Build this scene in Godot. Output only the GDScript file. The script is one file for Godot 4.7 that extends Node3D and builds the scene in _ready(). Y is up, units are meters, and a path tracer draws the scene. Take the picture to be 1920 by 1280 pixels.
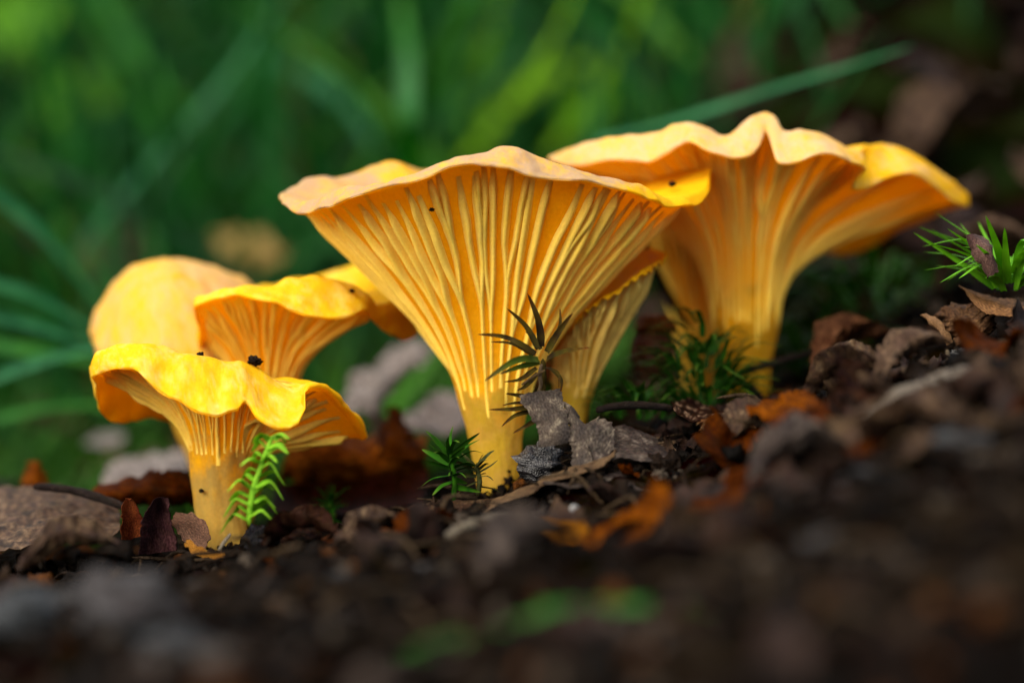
extends Node3D
# Chanterelles growing out of a mossy forest bank, seen close up. One tenth of a millimetre is one
# photograph pixel in the plane of focus; everything below is built at its real size in metres.

const CAM_Y := 0.06
const CAM_D := 0.5

var used := {}
var rng := RandomNumberGenerator.new()
var noise_a := FastNoiseLite.new()
var noise_b := FastNoiseLite.new()
var metric_a := FastNoiseLite.new()
var metric_b := FastNoiseLite.new()
var M := {}
var gill_total := 0

class Geo:
	var v := PackedVector3Array()
	var n := PackedVector3Array()
	var c := PackedColorArray()
	var t := PackedVector2Array()
	var i := PackedInt32Array()

# ------------------------------------------------------------------ helpers

func at(px: float, py: float, zmm: float) -> Vector3:
	var k := (CAM_D * 1000.0 - zmm) / (CAM_D * 1000.0) * 0.0001
	return Vector3((px - 960.0) * k, CAM_Y + (640.0 - py) * k, zmm * 0.001)

func numbered(called: String) -> String:
	if not used.has(called):
		used[called] = 0
		return called
	used[called] += 1
	return "%s_%03d" % [called, used[called]]

func tag(o: Node, label: String, category: String, group := "", kind := "") -> void:
	if label: o.set_meta("label", label)
	if category: o.set_meta("category", category)
	if group: o.set_meta("group", group)
	if kind: o.set_meta("kind", kind)

func thing(called: String, label: String, category: String, where: Vector3, group := "") -> Node3D:
	var o := Node3D.new()
	o.name = numbered(called)
	o.position = where
	add_child(o, true)
	tag(o, label, category, group)
	return o

func commit(g: Geo, origin: Vector3) -> ArrayMesh:
	var vv := PackedVector3Array()
	vv.resize(g.v.size())
	for k in g.v.size():
		vv[k] = g.v[k] - origin
	var a := []
	a.resize(Mesh.ARRAY_MAX)
	a[Mesh.ARRAY_VERTEX] = vv
	a[Mesh.ARRAY_NORMAL] = g.n
	if g.c.size() == vv.size(): a[Mesh.ARRAY_COLOR] = g.c
	if g.t.size() == vv.size(): a[Mesh.ARRAY_TEX_UV] = g.t
	a[Mesh.ARRAY_INDEX] = g.i
	var m := ArrayMesh.new()
	m.add_surface_from_arrays(Mesh.PRIMITIVE_TRIANGLES, a)
	return m

func part(called: String, g: Geo, mat: Material, parent: Node3D) -> MeshInstance3D:
	var o := MeshInstance3D.new()
	o.name = called
	o.mesh = commit(g, parent.global_position)
	o.material_override = mat
	parent.add_child(o, true)
	return o

func single(called: String, g: Geo, mat: Material, where: Vector3, label: String, category: String, group := "", kind := "") -> MeshInstance3D:
	var o := MeshInstance3D.new()
	o.name = numbered(called)
	o.mesh = commit(g, where)
	o.material_override = mat
	o.position = where
	add_child(o, true)
	tag(o, label, category, group, kind)
	return o

func add_grid(g: Geo, pos: PackedVector3Array, nu: int, nv: int, wrap: bool, col: PackedColorArray, uv: PackedVector2Array, from_row := 0, to_row := -1) -> void:
	# columns run along u, rows along v; normals are cross(du, dv)
	if to_row < 0: to_row = nv - 1
	var base := g.v.size()
	for v in range(from_row, to_row + 1):
		for u in nu:
			var k := v * nu + u
			var ul := (u + nu - 1) % nu if wrap else maxi(u - 1, 0)
			var ur := (u + 1) % nu if wrap else mini(u + 1, nu - 1)
			var vd := maxi(v - 1, 0)
			var vu := mini(v + 1, nv - 1)
			var nn := (pos[v * nu + ur] - pos[v * nu + ul]).cross(pos[vu * nu + u] - pos[vd * nu + u])
			g.v.append(pos[k])
			g.n.append(nn.normalized() if nn.length_squared() > 1e-24 else Vector3.UP)
			g.c.append(col[k] if col.size() else Color.WHITE)
			g.t.append(uv[k] if uv.size() else Vector2(float(u) / nu, float(v) / nv))
	for v in range(0, to_row - from_row):
		for u in (nu if wrap else nu - 1):
			var a := base + v * nu + u
			var b := base + v * nu + (u + 1) % nu
			var cc := a + nu
			var d := b + nu
			g.i.append_array(PackedInt32Array([a, cc, b, b, cc, d]))

func curve_at(p: Array, t: float) -> Vector3:
	var n := p.size()
	var f := clampf(t, 0.0, 1.0) * (n - 1)
	var k := mini(int(f), n - 2)
	var p0: Vector3 = p[maxi(k - 1, 0)]
	var p1: Vector3 = p[k]
	var p2: Vector3 = p[k + 1]
	var p3: Vector3 = p[mini(k + 2, n - 1)]
	return p1.cubic_interpolate(p2, p0, p3, f - k)

func mixc(a: Color, b: Color, t: float) -> Color:
	return a.lerp(b, clampf(t, 0.0, 1.0))

# ------------------------------------------------------------------ ground

func gh(x: float, z: float) -> float:
	var s := 0.012
	var xl := -0.06 + s * log(1.0 + exp((x + 0.06) / s)) if x < 0.2 else x
	var y := -0.0285 + 0.275 * minf(xl, 0.55) + 0.04 * minf(0.0, x + 0.06) * 0.5
	if xl > 0.55: y += 0.02 * (xl - 0.55)
	y -= 0.015 * exp(-pow((x - 0.028) / 0.036, 2.0) - pow((z - 0.066) / 0.034, 2.0))
	y -= 0.13 * maxf(0.0, z - 0.07) * smoothstep(-0.05, 0.02, x)
	y += 0.0045 * exp(-pow((x - 0.07) / 0.03, 2.0) - pow((z - 0.05) / 0.028, 2.0))
	y -= 0.0035 * exp(-pow((x + 0.02) / 0.022, 2.0) - pow((z + 0.035) / 0.025, 2.0))
	y += 0.001 * exp(-pow((x + 0.065) / 0.03, 2.0) - pow((z - 0.10) / 0.03, 2.0))
	if z > 0.12: y -= 0.03 * (z - 0.12) * clampf(1.0 - (z - 0.12) * 0.2, 0.2, 1.0)
	var z0 := lerpf(0.26, 0.12, smoothstep(-0.02, 0.12, x))
	var d := -z - z0
	if d > -0.1:
		var rise := 0.05 * log(1.0 + exp(d / 0.05))
		y += 0.42 * minf(rise, 2.0) + 0.12 * clampf(rise - 2.0, 0.0, 12.0)
	var near := exp(-(x * x + z * z) / 0.09)
	y += 0.0026 * metric_a.get_noise_2d(x * 30.0, z * 30.0) + (0.0016 * near) * metric_b.get_noise_2d(x * 140.0, z * 140.0)
	y += (1.0 - near) * 0.02 * metric_a.get_noise_2d(x * 6.0 + 9.0, z * 6.0)
	return y + CAM_Y

func axis(u: float) -> float:
	return 0.022 * sinh(7.2 * u)

func build_ground() -> void:
	var n := 300
	var pos := PackedVector3Array()
	var col := PackedColorArray()
	pos.resize(n * n)
	col.resize(n * n)
	for v in n:
		var z := 0.03 - axis(2.0 * v / (n - 1.0) - 1.0)
		for u in n:
			var x := axis(2.0 * u / (n - 1.0) - 1.0)
			pos[v * n + u] = Vector3(x, gh(x, z), z)
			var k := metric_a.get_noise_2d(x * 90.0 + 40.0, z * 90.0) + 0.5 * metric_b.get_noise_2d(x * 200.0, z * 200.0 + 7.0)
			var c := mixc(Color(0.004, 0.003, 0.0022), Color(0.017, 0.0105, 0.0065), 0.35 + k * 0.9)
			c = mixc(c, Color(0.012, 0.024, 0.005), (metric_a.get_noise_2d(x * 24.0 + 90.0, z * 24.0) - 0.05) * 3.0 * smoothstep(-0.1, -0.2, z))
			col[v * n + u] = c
	var g := Geo.new()
	add_grid(g, pos, n, n, false, col, PackedVector2Array())
	var o := MeshInstance3D.new()
	o.name = "ground"
	o.mesh = commit(g, Vector3.ZERO)
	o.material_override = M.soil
	add_child(o)
	tag(o, "dark crumbly forest soil of the sloping bank", "ground", "", "structure")

# ------------------------------------------------------------------ materials

func noise_tex(size: int, freq: float, seed_: int, type := FastNoiseLite.TYPE_SIMPLEX_SMOOTH, oct := 4, lo := Color.BLACK, hi := Color.WHITE, mid := 0.5) -> NoiseTexture2D:
	var f := FastNoiseLite.new()
	f.noise_type = type
	f.seed = seed_
	f.frequency = freq
	f.fractal_octaves = oct
	if type == FastNoiseLite.TYPE_CELLULAR:
		f.cellular_return_type = FastNoiseLite.RETURN_DISTANCE2_SUB
	var t := NoiseTexture2D.new()
	t.width = size
	t.height = size
	t.seamless = true
	t.noise = f
	var r := Gradient.new()
	r.offsets = PackedFloat32Array([0.0, mid, 1.0])
	r.colors = PackedColorArray([lo, lo.lerp(hi, 0.5), hi])
	t.color_ramp = r
	return t

func vein_image(seed_: int) -> ImageTexture:
	var n := 320
	var im := Image.create(n, n, false, Image.FORMAT_L8)
	var f := FastNoiseLite.new()
	f.seed = seed_
	f.frequency = 0.05
	f.noise_type = FastNoiseLite.TYPE_CELLULAR
	f.cellular_return_type = FastNoiseLite.RETURN_DISTANCE2_SUB
	var w := FastNoiseLite.new()
	w.seed = seed_ + 5
	w.frequency = 0.012
	for y in n:
		for x in n:
			var u := absf(x / float(n) - 0.5) * 2.0
			var bend := w.get_noise_2d(x, y)
			var v := y / float(n)
			var h := 0.5
			h += 0.40 * exp(-pow((u + 0.02 * bend) / 0.03, 2.0))
			var s := fposmod((v - 0.32 * u + 0.05 * bend) * 9.0, 1.0)
			s = minf(s, 1.0 - s)
			h += 0.24 * exp(-pow(s / 0.07, 2.0)) * (1.0 - 0.5 * u)
			var cell := f.get_noise_2d(x, y) * 0.5 + 0.5
			h += 0.14 * exp(-pow(cell / 0.16, 2.0))
			h += 0.10 * w.get_noise_2d(x * 14.0, y * 14.0)
			im.set_pixel(x, y, Color(h, h, h))
	return ImageTexture.create_from_image(im)

func std(rough: float, spec := 0.5) -> StandardMaterial3D:
	var m := StandardMaterial3D.new()
	m.roughness = rough
	m.metallic_specular = spec
	m.vertex_color_use_as_albedo = true
	m.cull_mode = BaseMaterial3D.CULL_DISABLED
	return m

func triplanar(m: StandardMaterial3D, scale_: float) -> void:
	m.uv1_triplanar = true
	m.uv1_world_triplanar = true
	m.uv1_scale = Vector3.ONE * scale_

func build_materials() -> void:
	var grain := noise_tex(512, 0.02, 3, FastNoiseLite.TYPE_SIMPLEX_SMOOTH, 5)
	var pale_speck := noise_tex(512, 0.03, 8, FastNoiseLite.TYPE_SIMPLEX_SMOOTH, 5, Color(0.92, 0.91, 0.87), Color(1, 1, 1))
	var dark_speck := noise_tex(512, 0.035, 12, FastNoiseLite.TYPE_SIMPLEX_SMOOTH, 5, Color(0.30, 0.28, 0.28), Color(1, 1, 1), 0.55)
	var cracks := noise_tex(512, 0.03, 21, FastNoiseLite.TYPE_CELLULAR, 3)
	# mushroom skin
	var m := std(0.68, 0.15)
	m.albedo_texture = pale_speck
	m.heightmap_enabled = true
	m.heightmap_texture = grain
	m.heightmap_scale = 0.011
	m.heightmap_deep_parallax = false
	triplanar(m, 70.0)
	m.subsurf_scatter_enabled = true
	m.subsurf_scatter_strength = 0.06
	m.backlight_enabled = true
	m.backlight = Color(1.0, 0.98, 0.75)
	M.flesh = m
	m = std(0.65, 0.15)
	m.albedo_texture = pale_speck
	m.heightmap_enabled = true
	m.heightmap_texture = grain
	m.heightmap_scale = 0.004
	triplanar(m, 90.0)
	m.backlight_enabled = true
	m.backlight = Color(0.7, 0.68, 0.5)
	M.gill = m
	# soil
	m = std(0.9, 0.03)
	m.albedo_texture = dark_speck
	m.heightmap_enabled = true
	m.heightmap_texture = cracks
	m.heightmap_scale = 0.12
	triplanar(m, 30.0)
	M.soil = m
	m = std(0.6, 0.12)
	m.albedo_texture = dark_speck
	m.heightmap_enabled = true
	m.heightmap_texture = grain
	m.heightmap_scale = 0.06
	triplanar(m, 60.0)
	M.crumb = m
	m = std(0.38, 0.4)
	m.albedo_texture = dark_speck
	m.heightmap_enabled = true
	m.heightmap_texture = grain
	m.heightmap_scale = 0.08
	triplanar(m, 90.0)
	M.wet_chip = m
	# leaves
	var v1 := vein_image(4)
	var leaf_speck := noise_tex(512, 0.03, 31, FastNoiseLite.TYPE_SIMPLEX_SMOOTH, 6, Color(0.42, 0.38, 0.38), Color(1, 1, 1))
	m = std(0.75, 0.25)
	m.albedo_texture = leaf_speck
	m.heightmap_enabled = true
	m.heightmap_texture = v1
	m.heightmap_scale = 0.032
	m.backlight_enabled = true
	m.backlight = Color(0.16, 0.12, 0.08)
	M.dry_leaf = m
	m = std(0.6, 0.08)
	m.albedo_texture = leaf_speck
	m.heightmap_enabled = true
	m.heightmap_texture = v1
	m.heightmap_scale = 0.016
	m.backlight_enabled = true
	m.backlight = Color(0.5, 0.45, 0.35)
	M.wet_leaf = m
	m = std(0.65, 0.2)
	m.albedo_texture = leaf_speck
	m.heightmap_enabled = true
	m.heightmap_texture = grain
	m.heightmap_scale = 0.06
	m.uv1_scale = Vector3(1.0, 4.0, 1.0)
	M.bark = m
	m = std(0.35, 0.6)
	m.heightmap_enabled = true
	m.heightmap_texture = cracks
	m.heightmap_scale = 0.05
	triplanar(m, 120.0)
	M.charcoal = m
	# moss and grass
	m = std(0.5, 0.2)
	m.backlight_enabled = true
	m.backlight = Color(0.7, 0.75, 0.4)
	M.moss = m
	m = std(0.7, 0.05)
	m.backlight_enabled = true
	m.backlight = Color(0.3, 0.28, 0.18)
	M.dark_moss = m
	m = std(0.5, 0.2)
	m.backlight_enabled = true
	m.backlight = Color(0.5, 0.8, 0.2)
	M.grass = m

# ------------------------------------------------------------------ mushrooms

func chanterelle(s: Dictionary) -> Node3D:
	var base: Vector3 = s.base
	var top: Vector3 = s.top
	var mid: Vector3 = s.get("mid", base.lerp(top, 0.5))
	var p: float = s.p
	var lipw: float = s.get("lip", 0.0011)
	var nu: int = s.get("cols", 360)
	var js := 22
	var nf := 64
	var rims: Array = s.rim
	var nr := rims.size()
	var R := []
	var K := []
	var A := []
	var T := []
	for k in nr:
		var q: Array = rims[k]
		R.append(at(q[0], q[1], q[2]))
		K.append(at(q[3], q[4], q[5]))
		T.append(q[6] if q.size() > 6 else s.get("tan", 0.4))
		var d: Vector3 = K[k] - top
		var a := atan2(d.z, -d.x)
		if k > 0:
			var prev: float = A[k - 1]
			a = prev + wrapf(a - prev, -PI, PI)
			a = maxf(a, prev + 0.02)
		A.append(a)
	var over: float = (A[nr - 1] - A[0]) / (TAU - 0.04)
	if over > 1.0:
		for k in nr: A[k] = A[0] + (A[k] - A[0]) / over
	var centre: Vector3 = s.centre
	var disc: float = s.get("disc", 2.0)
	var rows := js + nf + 30 + 26
	var pos := PackedVector3Array()
	pos.resize(rows * nu)
	var col := PackedColorArray()
	col.resize(rows * nu)
	var yellow: Color = s.get("yellow", Color(0.84, 0.51, 0.010))
	var tan_: Color = s.get("tan_color", Color(0.80, 0.58, 0.22))
	var under: Color = s.get("under", Color(0.90, 0.43, 0.006))
	var stemc: Color = s.get("stem", Color(0.56, 0.37, 0.035))
	var stem2: Color = s.get("stem2", Color(0.58, 0.36, 0.07))
	var seed_: float = s.get("seed", 0.0)
	var jag: float = s.get("jag", 0.0)
	var seg := 0
	for u in nu:
		var a: float = A[0] + TAU * u / nu
		while seg < nr - 1 and a >= A[seg + 1]: seg += 1
		var a1: float = A[seg]
		var a2: float = A[seg + 1] if seg < nr - 1 else A[0] + TAU
		var f := clampf((a - a1) / maxf(a2 - a1, 1e-5), 0.0, 1.0)
		var i0 := (seg + nr - 1) % nr
		var i2 := (seg + 1) % nr
		var i3 := (seg + 2) % nr
		var kk: Vector3 = K[seg].cubic_interpolate(K[i2], K[i0], K[i3], f)
		var rr: Vector3 = R[seg].cubic_interpolate(R[i2], R[i0], R[i3], f)
		var tint := lerpf(T[seg], T[i2], f)
		if jag > 0.0:
			rr.y += jag * (sin(u * TAU / nu * 62.0) + 0.5 * sin(u * TAU / nu * 29.0 + 1.0))
		var wob := Vector3(noise_a.get_noise_2d(u * 260.0 / nu + seed_, 3.0), noise_a.get_noise_2d(u * 300.0 / nu + seed_, 60.0), 0.0)
		rr += wob * 0.0007
		var dir := Vector3(-cos(a), 0.0, sin(a))
		# stem
		for j in js:
			var w := float(j) / (js - 1)
			var c := base.lerp(mid, w * 2.0) if w < 0.5 else mid.lerp(top, w * 2.0 - 1.0)
			c = c.lerp(base.lerp(top, w), 0.35)
			var rad: float = lerpf(s.r[0], s.r[1], w * 2.0) if w < 0.5 else lerpf(s.r[1], s.r[2], w * 2.0 - 1.0)
			rad *= 1.0 + 0.06 * noise_a.get_noise_3d(dir.x * 30.0 + seed_, w * 40.0, dir.z * 30.0)
			pos[j * nu + u] = c + dir * rad
		# funnel underside
		var inward := Vector3(top.x - kk.x, 0.0, top.z - kk.z).normalized()
		var ku := kk + inward * lipw * 0.8 - Vector3.UP * lipw
		var st := top + dir * float(s.r[2]) * (1.0 + 0.06 * noise_a.get_noise_3d(dir.x * 30.0 + seed_, 40.0, dir.z * 30.0))
		for j in nf:
			var t := float(j + 1) / nf
			var tp := pow(t, p)
			var te := 1.0 - pow(1.0 - t, 1.0)
			var q := Vector3(lerpf(st.x, ku.x, tp), lerpf(st.y, ku.y, te), lerpf(st.z, ku.z, tp))
			pos[(js + j) * nu + u] = q
		# rim, then the top of the cap
		var d1 := (rr - ku)
		var face := (kk - ku).normalized()
		var along := d1.normalized()
		var ru := rr - along * 0.00035 - face * lipw * 0.32
		var rt := rr - along * 0.00035 + face * lipw * 0.32
		var key := [pos[(js + nf - 8) * nu + u], ku, ku.lerp(ru, 0.55), ru, rr, rt, rt.lerp(kk, 0.5) + face * lipw * 0.25, kk]
		var h9 := 0.9
		key.append(Vector3(lerpf(centre.x, kk.x, h9), lerpf(centre.y, kk.y, pow(h9, disc)), lerpf(centre.z, kk.z, h9)))
		for j in 30:
			var t := (j + 1) / 30.0
			var ff := 1.0 + t * 6.0   # from ku (index 1) to kk (index 7)
			var b := mini(int(ff), 7)
			var p0: Vector3 = key[b - 1]
			var p1: Vector3 = key[b]
			var p2: Vector3 = key[mini(b + 1, 8)]
			var p3: Vector3 = key[mini(b + 2, 8)]
			pos[(js + nf + j) * nu + u] = p1.cubic_interpolate(p2, p0, p3, ff - b)
		for j in 26:
			var h := 1.0 - (j + 1) / 26.0
			h = lerpf(h, h * h, 0.15)
			var ty := lerpf(centre.y, kk.y, pow(h, disc))
			ty = maxf(ty, lerpf(st.y, kk.y, pow(h, 1.0 / p)) + 0.0014 * (1.0 - pow(h, 6.0)))
			pos[(js + nf + 30 + j) * nu + u] = Vector3(lerpf(centre.x, kk.x, h), ty, lerpf(centre.z, kk.z, h))
		for j in rows:
			var q := pos[j * nu + u]
			var c: Color
			var na := metric_a.get_noise_3d(q.x * 160.0 + seed_, q.y * 160.0, q.z * 160.0)
			var nb := metric_b.get_noise_3d(q.x * 700.0, q.y * 700.0 + seed_, q.z * 700.0)
			if j < js + nf + 13:
				var cs := mixc(stemc, stem2, 0.4 + na * 0.9 + nb * 0.5)
				c = mixc(under, Color(0.90, 0.49, 0.012), 0.3 + na * 0.6 + nb * 0.2)
				c = mixc(cs, c, smoothstep(-8.0, 14.0, j - js + na * 16.0 + nb * 6.0))
			else:
				c = mixc(yellow, tan_, tint + na * 0.55 + nb * 0.55)
			col[j * nu + u] = c
	# soften the joints along each meridian
	for pass_ in 4:
		for u in nu:
			var prev := pos[(js - 9) * nu + u]
			for j in range(js - 8, js + 9):
				var here := pos[j * nu + u]
				pos[j * nu + u] = here * 0.5 + (prev + pos[(j + 1) * nu + u]) * 0.25
				prev = here
	for pass_ in 2:
		for u in nu:
			var prev := pos[(js + nf + 16) * nu + u]
			for j in range(js + nf + 17, rows - 2):
				var here := pos[j * nu + u]
				pos[j * nu + u] = here * 0.5 + (prev + pos[(j + 1) * nu + u]) * 0.25
				prev = here
	# wrinkles and bumps of the cap skin, fading in from the rim
	var bump: float = s.get("bump", 0.0005)
	var moved := pos.duplicate()
	for j in range(js + nf + 12, rows - 1):
		var k := clampf((j - js - nf - 12) / 5.0, 0.0, 1.0)
		for u in nu:
			var q := pos[j * nu + u]
			var ul := pos[j * nu + (u + nu - 1) % nu]
			var ur := pos[j * nu + (u + 1) % nu]
			var nn := (ur - ul).cross(pos[(j + 1) * nu + u] - pos[(j - 1) * nu + u])
			if nn.length_squared() < 1e-22: continue
			var h := metric_a.get_noise_3d(q.x * 130.0, q.y * 130.0 + seed_, q.z * 130.0) * bump
			h += metric_b.get_noise_3d(q.x * 330.0, q.y * 330.0 + seed_, q.z * 330.0) * bump * 0.14
			moved[j * nu + u] = q + nn.normalized() * h * k
	pos = moved
	var o := thing(s.name, s.label, "mushroom", base, "chanterelles growing on the bank")
	var gs := Geo.new()
	add_grid(gs, pos, nu, rows, true, col, PackedVector2Array(), 0, js)
	part("stem", gs, M.flesh, o)
	var gc := Geo.new()
	add_grid(gc, pos, nu, rows, true, col, PackedVector2Array(), js, rows - 1)
	var cap := part("cap", gc, M.flesh, o)
	# gills
	var grid := {"pos": pos, "nu": nu, "js": js, "nf": nf, "nrm": PackedVector3Array()}
	var nrm := PackedVector3Array()
	nrm.resize(rows * nu)
	for j in range(3, js + nf + 1):
		for u in nu:
			nrm[j * nu + u] = (pos[j * nu + (u + 1) % nu] - pos[j * nu + (u + nu - 1) % nu]).cross(pos[(j + 1) * nu + u] - pos[(j - 1) * nu + u]).normalized()
	grid.nrm = nrm
	var count: int = s.get("gills", 44)
	rng.seed = hash(s.name + str(seed_))
	var gc1: Color = s.get("gill", Color(0.95, 0.69, 0.10))
	var total := 0
	for k in count:
		var u0 := (k + rng.randf_range(-0.22, 0.22)) / count
		var t0 := rng.randf_range(s.get("low", -0.10), 0.12)
		var ts := rng.randf_range(0.16, 0.6)
		var du := 1.0 / count
		var split: bool = rng.randf() < s.get("fork", 0.85)
		var wob := rng.randf() * 100.0
		if not split:
			gill(cap, grid, [], u0, du, t0, rng.randf_range(0.93, 0.99), wob, gc1, 0.0)
			continue
		for side in [-1.0, 1.0]:
			var shifts := [[ts, side * du * rng.randf_range(0.2, 0.3)]]
			if rng.randf() < s.get("fork2", 0.3):
				var ts2 := rng.randf_range(maxf(ts + 0.15, 0.6), 0.86)
				gill(cap, grid, shifts + [[ts2, du * 0.13]], u0, du * 0.5, ts + 0.02 if side > 0.0 else t0, 0.99, wob, gc1, ts)
				gill(cap, grid, shifts + [[ts2, -du * 0.13]], u0, du * 0.5, ts2, rng.randf_range(0.94, 0.99), wob, gc1, ts2)
			else:
				gill(cap, grid, shifts, u0, du * 0.6, ts if side > 0.0 else t0, rng.randf_range(0.94, 0.99), wob, gc1, ts)
	return o

func gill(o: Node3D, grid: Dictionary, shifts: Array, u0: float, du: float, t0: float, t1: float, wob: float, c: Color, born: float) -> void:
	var pos: PackedVector3Array = grid.pos
	var nrm: PackedVector3Array = grid.nrm
	var nu: int = grid.nu
	var js: int = grid.js
	var nf: int = grid.nf
	var xs := [-1.0, -0.80, -0.62, -0.46, -0.22, 0.22, 0.46, 0.62, 0.80, 1.0]
	var hs := [-0.10, 0.10, 0.42, 0.80, 1.0, 1.0, 0.80, 0.42, 0.10, -0.10]
	var n := maxi(12, int((t1 - t0) * 52.0))
	var w := xs.size()
	var vv := PackedVector3Array()
	var cc := PackedColorArray()
	for k in n + 1:
		var t := lerpf(t0, t1, float(k) / n)
		var u := u0
		for sh in shifts:
			u += sh[1] * smoothstep(sh[0], sh[0] + 0.22, t)
		u += du * (0.20 * noise_a.get_noise_2d(t * 26.0, wob * 3.0) + 0.04 * noise_a.get_noise_2d(t * 110.0, wob * 3.0 + 50.0)) * smoothstep(0.0, 0.3, t)
		var spread := 1.0
		var row := js - 1 + t * nf
		var j := clampi(int(row), 4, js + nf - 2)
		var jf := row - j
		var uc := fposmod(u, 1.0) * nu
		var k0 := int(uc) % nu
		var per := (pos[j * nu + (k0 + 1) % nu] - pos[j * nu + k0]).length() * nu
		var half := (1.0 - 0.45 * smoothstep(0.84, 1.0, float(k) / n)) * minf(0.35 * du * spread * (1.0 + 0.25 * noise_a.get_noise_2d(t * 50.0, wob * 7.0)), 0.00092 / maxf(per, 1e-6))
		var gap := per * half
		var fade := smoothstep(0.0, 0.16, float(k) / n) * (1.0 - smoothstep(0.74, 1.0, float(k) / n))
		if t0 >= born and born > 0.0 and t0 > 0.06: fade = 1.0 - smoothstep(0.78, 1.0, float(k) / n)
		var h := gap * 1.5 * fade * (1.0 + 0.12 * noise_a.get_noise_2d(t * 90.0, wob * 5.0 + 20.0))
		for x in w:
			var ux: float = fposmod(u + xs[x] * half, 1.0) * nu
			var ka := int(ux) % nu
			var kb := (ka + 1) % nu
			var uf := ux - int(ux)
			var pp := pos[j * nu + ka].lerp(pos[j * nu + kb], uf).lerp(pos[(j + 1) * nu + ka].lerp(pos[(j + 1) * nu + kb], uf), jf)
			var nn := nrm[j * nu + ka].lerp(nrm[j * nu + kb], uf)
			vv.append(pp + nn * h * float(hs[x]))
			cc.append(mixc(c, Color(0.95, 0.73, 0.17), 0.3 + 0.5 * metric_b.get_noise_3d(pp.x * 260.0, pp.y * 260.0, pp.z * 260.0)))
	var g := Geo.new()
	add_grid(g, vv, w, n + 1, false, cc, PackedVector2Array())
	part("gill", g, M.gill, o)
	gill_total += 1

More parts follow.
